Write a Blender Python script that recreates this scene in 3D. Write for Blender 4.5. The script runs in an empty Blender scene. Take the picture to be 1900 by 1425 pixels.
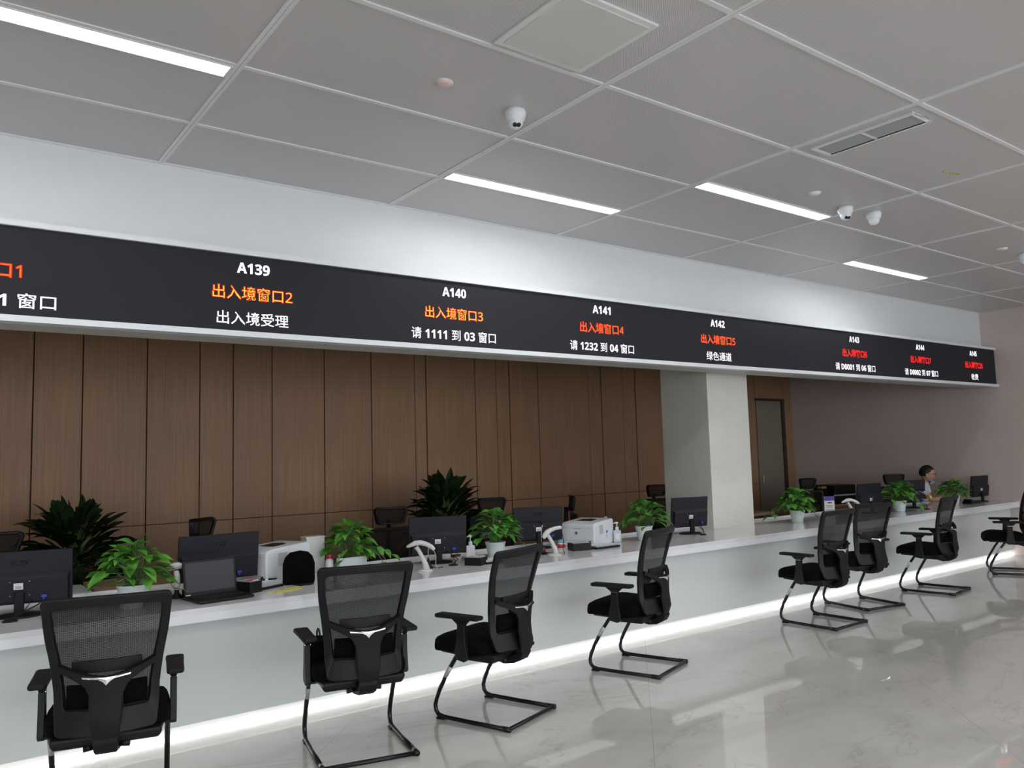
import bpy, bmesh, math, random
from mathutils import Vector, Matrix
PI = math.pi
scene = bpy.context.scene
COL = scene.collection

# ------------------------------------------------------------------ camera, world, exposure
CAM_H = 1.49
LAMP = 11.5            # radiance of the ceiling light diffusers
STRIP = 5.0            # radiance of the strip under the counter
SKY = 2.0              # overcast daylight through glazing added at the unseen rear of the hall
cam_d = bpy.data.cameras.new('camera'); cam = bpy.data.objects.new('camera', cam_d); COL.objects.link(cam)
cam_d.sensor_width = 36.0; cam_d.lens = 36.0 * 1496.8 / 1900.0
yaw, pitch, roll = 0.643559, 0.0892319, -0.0276154
w_ = Vector((math.sin(yaw) * math.cos(pitch), math.cos(yaw) * math.cos(pitch), math.sin(pitch)))
r0 = Vector((math.cos(yaw), -math.sin(yaw), 0)); u0 = r0.cross(w_)
r_ = math.cos(roll) * r0 + math.sin(roll) * u0; u_ = -math.sin(roll) * r0 + math.cos(roll) * u0
M = Matrix((r_, u_, -w_)).transposed().to_4x4(); M.translation = (0, 0, CAM_H)
cam.matrix_world = M; cam_d.clip_start = 0.05
scene.camera = cam
wd = bpy.data.worlds.new('world'); scene.world = wd; wd.use_nodes = True
wd.node_tree.nodes['Background'].inputs[0].default_value = (0.88, 0.94, 1.0, 1)
wd.node_tree.nodes['Background'].inputs[1].default_value = SKY
scene.view_settings.view_transform = 'Standard'; scene.view_settings.look = 'None'
scene.view_settings.gamma = 1.0; scene.view_settings.use_curve_mapping = False
scene.view_settings.exposure = 1.1

# ------------------------------------------------------------------ materials
MATS = {}
def mat(name, col, rough=0.5, metal=0.0, spec=0.5, var=0.0, vscale=8.0, bump=0.0, bscale=60.0, emit=None, estr=0.0, coat=0.0, trans=0.0, alpha=1.0):
    if name in MATS: return MATS[name]
    m = bpy.data.materials.new(name); m.use_nodes = True; nt = m.node_tree; b = nt.nodes['Principled BSDF']
    b.inputs['Base Color'].default_value = (*col, 1); b.inputs['Roughness'].default_value = rough
    b.inputs['Metallic'].default_value = metal; b.inputs['Specular IOR Level'].default_value = spec
    b.inputs['Coat Weight'].default_value = coat; b.inputs['Transmission Weight'].default_value = trans
    b.inputs['Alpha'].default_value = alpha
    if emit: b.inputs['Emission Color'].default_value = (*emit, 1); b.inputs['Emission Strength'].default_value = estr
    tc = nt.nodes.new('ShaderNodeTexCoord')
    nz = nt.nodes.new('ShaderNodeTexNoise'); nz.inputs['Scale'].default_value = vscale; nz.inputs['Detail'].default_value = 3
    nt.links.new(tc.outputs['Object'], nz.inputs['Vector'])
    mx = nt.nodes.new('ShaderNodeMix'); mx.data_type = 'RGBA'
    k = max(var, 0.03)
    mx.inputs['A'].default_value = (*[c * (1 - k) for c in col], 1); mx.inputs['B'].default_value = (*[min(1, c * (1 + k)) for c in col], 1)
    nt.links.new(nz.outputs['Fac'], mx.inputs['Factor']); nt.links.new(mx.outputs['Result'], b.inputs['Base Color'])
    if bump > 0:
        n2 = nt.nodes.new('ShaderNodeTexNoise'); n2.inputs['Scale'].default_value = bscale
        nt.links.new(tc.outputs['Object'], n2.inputs['Vector'])
        bp = nt.nodes.new('ShaderNodeBump'); bp.inputs['Strength'].default_value = bump; bp.inputs['Distance'].default_value = 0.002
        nt.links.new(n2.outputs['Fac'], bp.inputs['Height']); nt.links.new(bp.outputs['Normal'], b.inputs['Normal'])
    MATS[name] = m
    return m
def nodes_of(m): return m.node_tree, m.node_tree.nodes['Principled BSDF']
def ramp(nt, fac, stops):
    r = nt.nodes.new('ShaderNodeValToRGB'); e = r.color_ramp.elements
    e[0].position, e[0].color = stops[0][0], (*stops[0][1], 1); e[1].position, e[1].color = stops[-1][0], (*stops[-1][1], 1)
    for p, c in stops[1:-1]:
        x = e.new(p); x.color = (*c, 1)
    nt.links.new(fac, r.inputs['Fac']); return r
def mapped(nt, scale=(1, 1, 1), rot=(0, 0, 0), loc=(0, 0, 0)):
    tc = nt.nodes.new('ShaderNodeTexCoord'); mp = nt.nodes.new('ShaderNodeMapping')
    mp.inputs['Scale'].default_value = scale; mp.inputs['Rotation'].default_value = rot; mp.inputs['Location'].default_value = loc
    nt.links.new(tc.outputs['Object'], mp.inputs['Vector']); return mp.outputs['Vector']
def noise(nt, vec, scale, detail=4, dist=0.0, rough=0.55):
    n = nt.nodes.new('ShaderNodeTexNoise'); n.inputs['Scale'].default_value = scale; n.inputs['Detail'].default_value = detail
    n.inputs['Distortion'].default_value = dist; n.inputs['Roughness'].default_value = rough
    nt.links.new(vec, n.inputs['Vector']); return n.outputs['Fac']
def math_(nt, op, a, b=None, c=None):
    n = nt.nodes.new('ShaderNodeMath'); n.operation = op
    for i, v in enumerate((a, b, c)):
        if v is None: continue
        if isinstance(v, (int, float)): n.inputs[i].default_value = v
        else: nt.links.new(v, n.inputs[i])
    return n.outputs[0]

# polished floor slabs laid on the diagonal
m_floor = mat('floor_marble', (0.4, 0.4, 0.385), 0.3, spec=0.3, coat=1.0)
nt, b = nodes_of(m_floor); b.inputs['Coat Roughness'].default_value = 0.012; b.inputs['Coat IOR'].default_value = 1.75
v = mapped(nt, (0.55, 1.3, 1), (0, 0, 0.7))
f1 = noise(nt, v, 1.1, 6, 1.2, 0.6); c1 = ramp(nt, f1, [(0.34, (0.57, 0.565, 0.53)), (0.5, (0.66, 0.655, 0.62)), (0.66, (0.74, 0.735, 0.705))])
br = nt.nodes.new('ShaderNodeTexBrick'); v2 = mapped(nt, (1, 1, 1), (0, 0, -PI / 4), (0.06, 0.06, 0))
nt.links.new(v2, br.inputs['Vector']); br.offset = 0; br.inputs['Scale'].default_value = 1.0
br.inputs['Brick Width'].default_value = 1.7; br.inputs['Row Height'].default_value = 1.7; br.inputs['Mortar Size'].default_value = 0.0022; br.inputs['Mortar Smooth'].default_value = 0.0
mx = nt.nodes.new('ShaderNodeMix'); mx.data_type = 'RGBA'; mx.inputs['B'].default_value = (0.46, 0.46, 0.43, 1)
vn = noise(nt, mapped(nt, (1, 1, 1), (0, 0, .4)), 0.55, 5, 1.4, 0.6)
vr = ramp(nt, math_(nt, 'ABSOLUTE', math_(nt, 'SUBTRACT', vn, 0.5)), [(0.0, (0.80, 0.80, 0.79)), (0.006, (0.97, 0.97, 0.97)), (0.03, (1, 1, 1))])
mv = nt.nodes.new('ShaderNodeMix'); mv.data_type = 'RGBA'; mv.blend_type = 'MULTIPLY'; mv.inputs['Factor'].default_value = 1
nt.links.new(c1.outputs['Color'], mv.inputs['A']); nt.links.new(vr.outputs['Color'], mv.inputs['B'])
nt.links.new(br.outputs['Fac'], mx.inputs['Factor']); nt.links.new(mv.outputs['Result'], mx.inputs['A'])
nt.links.new(mx.outputs['Result'], b.inputs['Base Color'])
bp = nt.nodes.new('ShaderNodeBump'); bp.inputs['Strength'].default_value = 0.04; bp.inputs['Distance'].default_value = 0.012
nt.links.new(noise(nt, mapped(nt), 2.2, 3, 0.5), bp.inputs['Height']); nt.links.new(bp.outputs['Normal'], b.inputs['Coat Normal'])

# perforated metal ceiling
m_ceil = mat('ceiling_perforated_metal', (0.5, 0.5, 0.5), 0.33, spec=0.45)
nt, b = nodes_of(m_ceil)
tc = nt.nodes.new('ShaderNodeTexCoord'); sp = nt.nodes.new('ShaderNodeSeparateXYZ'); nt.links.new(tc.outputs['Object'], sp.inputs[0])
K = 2 * PI / 0.0105
sx = math_(nt, 'SINE', math_(nt, 'MULTIPLY', sp.outputs[0], K)); sy = math_(nt, 'SINE', math_(nt, 'MULTIPLY', sp.outputs[1], K))
dots = math_(nt, 'GREATER_THAN', math_(nt, 'MULTIPLY', sx, sy), 0.25)
mx = nt.nodes.new('ShaderNodeMix'); mx.data_type = 'RGBA'
mx.inputs['A'].default_value = (0.63, 0.61, 0.615, 1); mx.inputs['B'].default_value = (0.30, 0.29, 0.29, 1)
nt.links.new(dots, mx.inputs['Factor']); nt.links.new(mx.outputs['Result'], b.inputs['Base Color'])

m_grid = mat('ceiling_grid_paint', (0.72, 0.71, 0.72), 0.4)
m_white = mat('white_paint', (0.74, 0.77, 0.78), 0.45, var=0.02)
m_hall = mat('hall_wall_paint', (0.55, 0.54, 0.52), 0.6)
m_trimw = mat('white_aluminium_trim', (0.75, 0.78, 0.82), 0.3)
m_soffit = mat('soffit_grey', (0.55, 0.55, 0.52), 0.5)
m_inner = mat('office_ceiling', (0.35, 0.33, 0.3), 0.8)
m_darkin = mat('panel_gap_dark', (0.09, 0.045, 0.025), 0.9)

m_blk_frame = mat('window_frame_grey', (.2, .2, .2), .4)
m_pane = mat('clear_pane', (.9, .95, .95), .05, alpha=.08)
m_wood = mat('brown_wood_veneer', (0.32, 0.19, 0.12), 0.45, spec=0.3)
nt, b = nodes_of(m_wood)
fa = noise(nt, mapped(nt, (60, 60, 1.2)), 1.0, 5, 0.3); fb = noise(nt, mapped(nt, (1.4, 1, 0.5)), 1.0, 2)
c = ramp(nt, fa, [(0.3, (0.34, 0.195, 0.11)), (0.7, (0.44, 0.265, 0.15))])
mx = nt.nodes.new('ShaderNodeMix'); mx.data_type = 'RGBA'; mx.blend_type = 'MULTIPLY'; mx.inputs['Factor'].default_value = 1
c2 = ramp(nt, fb, [(0.35, (0.88, 0.88, 0.88)), (0.7, (1, 1, 1))])
nt.links.new(c.outputs['Color'], mx.inputs['A']); nt.links.new(c2.outputs['Color'], mx.inputs['B']); nt.links.new(mx.outputs['Result'], b.inputs['Base Color'])

m_endwall = mat('taupe_wall_panel', (0.33, 0.3, 0.275), 0.42, spec=0.4)
nt, b = nodes_of(m_endwall)
br = nt.nodes.new('ShaderNodeTexBrick'); br.offset = 0
tc = nt.nodes.new('ShaderNodeTexCoord'); sp = nt.nodes.new('ShaderNodeSeparateXYZ'); cx_ = nt.nodes.new('ShaderNodeCombineXYZ')
nt.links.new(tc.outputs['Object'], sp.inputs[0]); nt.links.new(math_(nt, 'ADD', sp.outputs[1], 0.35), cx_.inputs[0]); nt.links.new(sp.outputs[2], cx_.inputs[1]); nt.links.new(cx_.outputs[0], br.inputs['Vector'])
br.inputs['Scale'].default_value = 1; br.inputs['Brick Width'].default_value = 1.5; br.inputs['Row Height'].default_value = 3.08
br.inputs['Mortar Size'].default_value = 0.002; br.inputs['Mortar Smooth'].default_value = 0
nz = noise(nt, mapped(nt), 1.5, 5, 0.5); c = ramp(nt, nz, [(0.3, (0.60, 0.51, 0.475)), (0.7, (0.66, 0.57, 0.53))])
mx = nt.nodes.new('ShaderNodeMix'); mx.data_type = 'RGBA'; mx.inputs['B'].default_value = (0.58, 0.505, 0.47, 1)
nt.links.new(br.outputs['Fac'], mx.inputs['Factor']); nt.links.new(c.outputs['Color'], mx.inputs['A']); nt.links.new(mx.outputs['Result'], b.inputs['Base Color'])

m_pillar = mat('pillar_stone', (0.74, 0.74, 0.68), 0.5, var=0.05, vscale=7)
m_top = mat('worktop_marble', (0.7, 0.7, 0.73), 0.09, spec=0.5)
nt, b = nodes_of(m_top)
f = noise(nt, mapped(nt, (1, 1.6, 1)), 2.2, 7, 1.6, 0.65); c = ramp(nt, f, [(0.38, (0.68, 0.685, 0.71)), (0.52, (0.74, 0.745, 0.775)), (0.7, (0.78, 0.785, 0.815))])
nt.links.new(c.outputs['Color'], b.inputs['Base Color'])
m_panel = mat('counter_glass_panel', (0.6, 0.64, 0.63), 0.3, spec=0.5)
nt, b = nodes_of(m_panel)
f = noise(nt, mapped(nt, (0.35, 1, 1.5)), 1.3, 3, 0.8); c = ramp(nt, f, [(0.3, (0.66, 0.70, 0.69)), (0.7, (0.72, 0.75, 0.75))])
nt.links.new(c.outputs['Color'], b.inputs['Base Color'])
m_kick = mat('kick_board_white', (0.8, 0.8, 0.8), 0.4)
m_strip = mat('strip_light_emitter', (0.9, 0.9, 0.9), 0.5, emit=(1, 0.97, 0.93), estr=STRIP)
m_lamp = mat('lamp_diffuser', (0.9, 0.9, 0.9), 0.5, emit=(1, 0.985, 0.97), estr=LAMP)
m_led = mat('screen_black', (0.02, 0.02, 0.027), 0.55, spec=0.2)
m_txtw = mat('screen_text_white', (0.3, 0.3, 0.3), 0.6, emit=(1, 0.96, 1), estr=.56)
m_txtr = mat('screen_text_red', (0.02, 0.002, 0.002), 0.6, emit=(1, 0.012, 0.006), estr=.56)
m_txty = mat('screen_text_amber', (0.02, 0.01, 0.002), 0.6, emit=(1, 0.72, 0.05), estr=.62)
m_txto = mat('screen_text_orange', (0.02, 0.008, 0.002), 0.6, emit=(1, 0.22, 0.01), estr=.56)

m_blk = mat('black_plastic', (0.0065, 0.0065, 0.0075), 0.45, spec=0.28)
m_blk2 = mat('black_plastic_matte', (0.008, 0.008, 0.009), 0.6, spec=0.25)
m_fab = mat('black_fabric', (0.0035, 0.0035, 0.004), 0.95, spec=0.08, bump=0.6, bscale=500)
m_steel = mat('black_coated_steel', (0.004, 0.004, 0.005), 0.3, spec=0.4)
m_chrome = mat('chrome', (0.8, 0.8, 0.82), 0.18, metal=1.0)
m_silver = mat('silver_sticker', (0.45, 0.45, 0.46), 0.35, metal=0.3)
m_mon = mat('monitor_plastic', (0.014, 0.014, 0.021), 0.5, spec=0.3)
m_mon2 = mat('monitor_logo_black', (0.004, 0.004, 0.005), 0.25)
m_scr = mat('screen_off', (0.01, 0.01, 0.012), 0.15, spec=0.5)
m_lapscr = mat('laptop_screen_grey', (0.035, 0.037, 0.045), 0.5)
m_wplast = mat('white_plastic', (0.74, 0.77, 0.81), 0.35)
m_gplast = mat('grey_plastic', (0.42, 0.44, 0.46), 0.4)
m_cream = mat('cream_plastic', (0.7, 0.7, 0.68), 0.35)
m_label = mat('paper_white', (0.75, 0.75, 0.75), 0.7)
m_blue = mat('blue_plastic', (0.02, 0.03, 0.35), 0.4)
m_bluelab = mat('blue_label', (0.08, 0.2, 0.6), 0.5)
m_red = mat('red_plastic', (0.65, 0.04, 0.04), 0.4)
m_dred = mat('dark_red_plastic', (0.2, 0.02, 0.04), 0.4)
m_ltblue = mat('light_blue_plastic', (0.2, 0.45, 0.6), 0.4)
m_yel = mat('yellow_plastic', (0.62, 0.62, 0.05), 0.45)
m_film = mat('clear_film', (0.62, 0.64, 0.66), 0.2, alpha=0.35)
m_purple = mat('purple_print', (0.09, 0.05, 0.35), 0.5)
m_ink = mat('dark_ink', (0.05, 0.05, 0.08), 0.6)
m_pot = mat('white_flower_pot', (0.74, 0.8, 0.8), 0.3)
m_soil = mat('soil', (0.02, 0.014, 0.01), 0.9)
m_skin = mat('skin', (0.55, 0.31, 0.21), 0.5)
m_hair = mat('black_hair', (0.007, 0.006, 0.006), 0.6, bump=0.5, bscale=200)
m_shirt = mat('white_shirt', (0.75, 0.76, 0.82), 0.8)
m_trous = mat('dark_trousers', (0.02, 0.02, 0.025), 0.8)
m_mask = mat('blue_face_mask', (0.28, 0.5, 0.66), 0.8)
m_orange = mat('orange_card', (0.5, 0.2, 0.03), 0.6)
m_sanit = mat('translucent_bottle', (0.66, 0.74, 0.78), 0.25, alpha=0.8)
m_lens = mat('lens_glass', (0.004, 0.004, 0.005), 0.08)
m_pink = mat('pinkish_cover', (0.7, 0.5, 0.5), 0.4)
m_lwood = mat('light_wood', (0.42, 0.28, 0.18), 0.5, var=0.1)

def leaf_mat(name, dark, light, rough=0.4):
    m = mat(name, dark, rough, spec=0.4); nt, b = nodes_of(m)
    f = noise(nt, mapped(nt), 14, 2); c = ramp(nt, f, [(0.35, dark), (0.65, light)])
    nt.links.new(c.outputs['Color'], b.inputs['Base Color'])
    return m
m_leaf = leaf_mat('pothos_leaf', (0.05, 0.20, 0.024), (0.15, 0.42, 0.06))
m_stem = mat('plant_stem', (0.12, 0.2, 0.06), 0.5)
m_bleaf = leaf_mat('dark_broad_leaf', (0.008, 0.02, 0.007), (0.02, 0.045, 0.014), 0.35)

# chair mesh weave: fine woven holes that let some light through
def mesh_mat(name, col, clear, pitch):
    m = mat(name, col, 0.7, spec=0.2); nt, b = nodes_of(m)
    tc = nt.nodes.new('ShaderNodeTexCoord'); sp = nt.nodes.new('ShaderNodeSeparateXYZ'); nt.links.new(tc.outputs['Object'], sp.inputs[0])
    K = 2 * PI / pitch
    s1 = math_(nt, 'SINE', math_(nt, 'MULTIPLY', sp.outputs[2], K)); s2 = math_(nt, 'SINE', math_(nt, 'MULTIPLY', sp.outputs[0], K * 0.6))
    hole = math_(nt, 'GREATER_THAN', math_(nt, 'ADD', s1, math_(nt, 'MULTIPLY', s2, 0.28)), clear)
    a = math_(nt, 'SUBTRACT', 1.0, math_(nt, 'MULTIPLY', hole, 0.5)); nt.links.new(a, b.inputs['Alpha'])
    return m
m_mesh = mesh_mat('chair_mesh_weave', (0.014, 0.014, 0.016), 0.62, 0.0044)
m_mesh2 = mesh_mat('headrest_mesh_weave', (0.008, 0.008, 0.009), 0.6, 0.0045)

# ------------------------------------------------------------------ mesh helpers
class MB:
    def __init__(s): s.v = []; s.f = []; s.sm = []
    def add(s, vs, fs, smooth=False, mtx=None):
        o = len(s.v)
        for p in vs: s.v.append(tuple(mtx @ Vector(p)) if mtx else tuple(p))
        for q in fs: s.f.append([i + o for i in q]); s.sm.append(smooth)
        return s
    def box(s, c, d, rot=None, taper=1.0):
        hx, hy, hz = d[0] / 2, d[1] / 2, d[2] / 2
        vs = [Vector((x * hx * (taper if z > 0 else 1), y * hy * (taper if z > 0 else 1), z * hz)) for z in (-1, 1) for y in (-1, 1) for x in (-1, 1)]
        R = rot if rot else Matrix.Identity(3)
        vs = [R @ p + Vector(c) for p in vs]
        return s.add(vs, [(0, 2, 3, 1), (4, 5, 7, 6), (0, 1, 5, 4), (2, 6, 7, 3), (0, 4, 6, 2), (1, 3, 7, 5)])
    def b2(s, x0, x1, y0, y1, z0, z1): return s.box(((x0 + x1) / 2, (y0 + y1) / 2, (z0 + z1) / 2), (abs(x1 - x0), abs(y1 - y0), abs(z1 - z0)))
    def tube(s, pts, r, n=8, smooth=True, cap=True):
        pts = [Vector(p) for p in pts]; rs = r if isinstance(r, (list, tuple)) else [r] * len(pts)
        vs = []; prev = None
        for i, p in enumerate(pts):
            t = (pts[min(i + 1, len(pts) - 1)] - pts[max(i - 1, 0)]).normalized()
            if prev is None:
                a = Vector((0, 0, 1)) if abs(t.z) < 0.9 else Vector((1, 0, 0)); u = t.cross(a).normalized()
            else: u = (prev - t * prev.dot(t)).normalized()
            prev = u; w = t.cross(u)
            for k in range(n):
                an = 2 * PI * k / n; vs.append(p + (u * math.cos(an) + w * math.sin(an)) * rs[i])
        fs = [(i * n + k, i * n + (k + 1) % n, (i + 1) * n + (k + 1) % n, (i + 1) * n + k) for i in range(len(pts) - 1) for k in range(n)]
        if cap: fs += [tuple(range(n - 1, -1, -1)), tuple((len(pts) - 1) * n + k for k in range(n))]
        return s.add(vs, fs, smooth)
    def lathe(s, prof, c=(0, 0, 0), n=24, smooth=True, mtx=None, sx=1, sy=1):
        vs = []; fs = []; o = Vector(c)
        for r, z in prof:
            for k in range(n):
                a = 2 * PI * k / n; vs.append(Vector((r * math.cos(a) * sx, r * math.sin(a) * sy, z)) + o)
        for i in range(len(prof) - 1):
            for k in range(n): fs.append((i * n + k, i * n + (k + 1) % n, (i + 1) * n + (k + 1) % n, (i + 1) * n + k))
        fs.append(tuple(range(n - 1, -1, -1))); fs.append(tuple((len(prof) - 1) * n + k for k in range(n)))
        return s.add(vs, fs, smooth, mtx)
    def prism(s, poly, z0, z1, mtx=None, smooth=False):
        n = len(poly); vs = [(x, y, z0) for x, y in poly] + [(x, y, z1) for x, y in poly]
        fs = [tuple(range(n - 1, -1, -1)), tuple(range(n, 2 * n))] + [(i, (i + 1) % n, n + (i + 1) % n, n + i) for i in range(n)]
        return s.add(vs, fs, smooth, mtx)
    def grid(s, fn, nu, nv, smooth=True):
        vs = [fn(i / nu, j / nv) for j in range(nv + 1) for i in range(nu + 1)]
        fs = [(j * (nu + 1) + i, j * (nu + 1) + i + 1, (j + 1) * (nu + 1) + i + 1, (j + 1) * (nu + 1) + i) for j in range(nv) for i in range(nu)]
        return s.add(vs, fs, smooth)
    def ell(s, c, r, n=16, m=10, mtx=None, fn=None):
        vs = []
        for j in range(m + 1):
            th = PI * j / m
            for k in range(n):
                a = 2 * PI * k / n; p = Vector((math.sin(th) * math.cos(a), math.sin(th) * math.sin(a), math.cos(th)))
                if fn: p = fn(p)
                vs.append(Vector((p.x * r[0], p.y * r[1], p.z * r[2])) + Vector(c))
        fs = [(j * n + k, j * n + (k + 1) % n, (j + 1) * n + (k + 1) % n, (j + 1) * n + k) for j in range(m) for k in range(n)]
        return s.add(vs, fs, True, mtx)
    def build(s, name, m, parent=None, bevel=0, solid=0, sub=0, off=0, segs=2, fix=True):
        me = bpy.data.meshes.new(name); me.from_pydata([tuple(p) for p in s.v], [], s.f); me.update()
        for i, p in enumerate(me.polygons): p.use_smooth = s.sm[i] if i < len(s.sm) else False
        bm = bmesh.new(); bm.from_mesh(me)
        bmesh.ops.remove_doubles(bm, verts=bm.verts, dist=1e-6)
        if fix: bmesh.ops.recalc_face_normals(bm, faces=bm.faces)
        bm.to_mesh(me); bm.free(); me.update()
        me.materials.append(m)
        o = bpy.data.objects.new(name, me); COL.objects.link(o)
        if parent: o.parent = parent
        if solid:
            md = o.modifiers.new('solid', 'SOLIDIFY'); md.thickness = solid; md.offset = off
        if sub:
            md = o.modifiers.new('sub', 'SUBSURF'); md.levels = sub; md.render_levels = sub
        if bevel:
            md = o.modifiers.new('bevel', 'BEVEL'); md.width = bevel; md.segments = segs; md.limit_method = 'ANGLE'; md.angle_limit = 0.7
            try: md.harden_normals = True
            except Exception: pass
            for p in me.polygons: p.use_smooth = True
        return o
def rotz(a): return Matrix.Rotation(a, 3, 'Z')
def tag(o, label, cat, group=None):
    o['label'] = label; o['category'] = cat
    if group: o['group'] = group
    return o
def thing(name, label, cat, loc=(0, 0, 0), rz=0.0, group=None):
    o = bpy.data.objects.new(name, None); o.empty_display_size = 0.1; COL.objects.link(o)
    o.location = loc; o.rotation_euler = (0, 0, rz); return tag(o, label, cat, group)
def struct(mb, name, m, **k):
    o = mb.build(name, m, **k); o['kind'] = 'structure'; return o
def children(o): return [c for c in bpy.data.objects if c.parent == o]
def dup(root, loc, rz, label, group=None):
    def cp(o, par):
        c = o.copy(); COL.objects.link(c); c.parent = par
        for ch in children(o): cp(ch, c)
        return c
    kids = children(root)
    r = root.copy(); COL.objects.link(r); r.location = loc; r.rotation_euler = (0, 0, rz); r['label'] = label
    if group: r['group'] = group
    for ch in kids: cp(ch, r)
    return r

# writing: a text is turned into a thin mesh, fitted to a width and height; lies in local XZ facing -Y
def text(name, s, m, parent, c, w=None, h=None, rz=0.0, thick=0.0006, bold=0.0, shear=0.0, rx=0.0):
    cu = bpy.data.curves.new(name, 'FONT'); cu.body = s; cu.extrude = 0.0; cu.offset = bold; cu.shear = shear
    cu.align_x = 'CENTER'; cu.resolution_u = 2
    to = bpy.data.objects.new(name, cu); COL.objects.link(to)
    dg = bpy.context.evaluated_depsgraph_get(); me = bpy.data.meshes.new_from_object(to.evaluated_get(dg))
    bpy.data.objects.remove(to); bpy.data.curves.remove(cu)
    xs = [q.co.x for q in me.vertices]; ys = [q.co.y for q in me.vertices]
    cx, cy = (min(xs) + max(xs)) / 2, (min(ys) + max(ys)) / 2; W, Hh = max(xs) - min(xs), max(ys) - min(ys)
    sx = w / W if w else None; sy = h / Hh if h else None
    if sx is None: sx = sy
    if sy is None: sy = sx
    for q in me.vertices: q.co = ((q.co.x - cx) * sx, 0, (q.co.y - cy) * sy)
    me.name = name; me.materials.clear(); me.materials.append(m)
    o = bpy.data.objects.new(name, me); COL.objects.link(o); o.parent = parent; o.location = c; o.rotation_euler = (rx, 0, rz)
    md = o.modifiers.new('solid', 'SOLIDIFY'); md.thickness = thick; md.offset = 0
    return o

# ------------------------------------------------------------------ dimensions of the room
CZ = 3.29                      # ceiling
XE = 11.84                     # end wall
XW = -7.0; YS = -7.5           # far sides of the hall behind and left of the camera
FY = 4.96                      # white fascia above the counter
BY = 8.0                       # wood wall behind the staff
LY = 4.80                      # face of the display
# ------------------------------------------------------------------ the setting
struct(MB().b2(XW - .2, XE + .2, YS - .2, BY + .3, -0.1, 0.0), 'floor', m_floor)
struct(MB().b2(XW - .2, XE + .2, YS - .2, FY + .1, CZ, CZ + .1), 'ceiling', m_ceil)
struct(MB().b2(XW - .2, XE, FY, FY + .12, 2.70, CZ), 'wall_front', m_white)
struct(MB().b2(XW - .2, XE + .2, FY + .12, BY + .3, 3.0, 3.1), 'ceiling_office', m_inner)
struct(MB().b2(XE, XE + .2, YS - .2, BY + .3, 0, CZ), 'wall_right', m_endwall)
struct(MB().b2(XW - .2, XW, YS - .2, BY + .3, 0, CZ), 'wall_left', m_hall)
# unseen glazed rear side, added to bring in daylight: sill wall, header, mullions, panes
mb = MB(); mb.b2(XW, XE, YS - .2, YS, 0, .30); mb.b2(XW, XE, YS - .2, YS, 3.05, CZ)
struct(mb, 'wall_rear', m_hall)
nwin = 6; ww = (XE - XW) / nwin
for i in range(nwin):
    x0 = XW + i * ww; f = MB()
    f.b2(x0, x0 + .05, YS - .14, YS - .04, .30, 3.05); f.b2(x0 + ww - .05, x0 + ww, YS - .14, YS - .04, .30, 3.05)
    f.b2(x0 + .05, x0 + ww - .05, YS - .14, YS - .04, .30, .36); f.b2(x0 + .05, x0 + ww - .05, YS - .14, YS - .04, 2.99, 3.05)
    wn = struct(f, 'window_%d' % (i + 1), m_blk_frame)
    MB().b2(x0 + .05, x0 + ww - .05, YS - .095, YS - .085, .36, 2.99).build('pane', m_pane, wn)
    ld = bpy.data.lights.new('window_portal', 'AREA'); ld.shape = 'RECTANGLE'; ld.size = ww - .1; ld.size_y = 2.63; ld.cycles.is_portal = True
    lo_ = bpy.data.objects.new('window_portal', ld); COL.objects.link(lo_); lo_.location = (x0 + ww / 2, YS - .16, 1.675); lo_.rotation_euler = (PI / 2, 0, 0)
# wood wall: backing and raised veneer panels between the joints seen in the photo
seams = [-7.0, -6.2, -5.35, -4.5, -3.62, -2.75, -1.9, -1.05, -0.2, .85, 1.23, 1.765, 2.24, 2.56, 2.95, 3.515, 4.065, 4.615, 4.765, 5.445, 5.76, 5.96, 6.415, 7.275, 7.51, 7.91, 8.16, 8.75, 9.3, 9.9, 10.4, 10.86]
mb = MB().b2(XW, XE, BY + .03, BY + .2, 0, 3.0)
struct(mb, 'wall_back', m_darkin)
mb = MB()
for a, c in zip(seams[:-1], seams[1:]):
    wide = (c - a) > 0.3
    y = BY if wide else BY + .006
    for z0, z1 in ((0.0, .952), (.956, 3.0)):
        mb.b2(a + .0045, c - .0045, y, BY + .03, z0, z1)
mb.b2(10.865, 11.62, BY, BY + .03, 2.31, 3.0); mb.b2(11.625, XE, BY, BY + .03, 0, 3.0)
struct(mb, 'trim_1', m_wood, bevel=.003, segs=1)
m_door = mat('door_grey_brown', (0.27, 0.225, 0.18), 0.45)
d = struct(MB().b2(10.885, 11.535, BY + .005, BY + .03, 0.02, 2.27), 'door_1', m_door)
MB().box((10.94, BY - .02, 1.0), (.02, .03, .14)).build('door_handle', m_chrome, d, bevel=.004)
mb = MB(); mb.b2(11.54, 11.62, BY - .012, BY + .03, 0, 2.31); mb.b2(10.865, 11.54, BY - .012, BY + .03, 2.275, 2.31)
struct(mb, 'trim_2', mat('dark_door_frame', (0.05, 0.03, 0.02), .5))
# pillar
struct(MB().b2(6.487, 7.14, 5.35, 5.98, 0, 3.0), 'wall_pillar', m_pillar, bevel=.004)
# ceiling grid bars
cols = [1.152 + 1.5272 * k for k in range(-5, 7)]
rows = [4.286, 3.531, 2.750, 1.977] + [1.977 - .775 * k for k in range(1, 13)]
mb = MB()
for x in cols:
    for s in (-1, 1): mb.b2(x + s * .010 - .009, x + s * .010 + .009, YS, FY, CZ - .006, CZ)
for i, y in enumerate(rows):
    xs = [XW] + cols + [XE]
    for a, c in zip(xs[:-1], xs[1:]): mb.b2(a + .019, c - .019, y - .013, y + .013, CZ - .006, CZ)
struct(mb, 'trim_3', m_grid)
struct(MB().b2(XW, XE, FY - .012, FY, CZ - .012, CZ), 'trim_4', m_grid)

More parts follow.
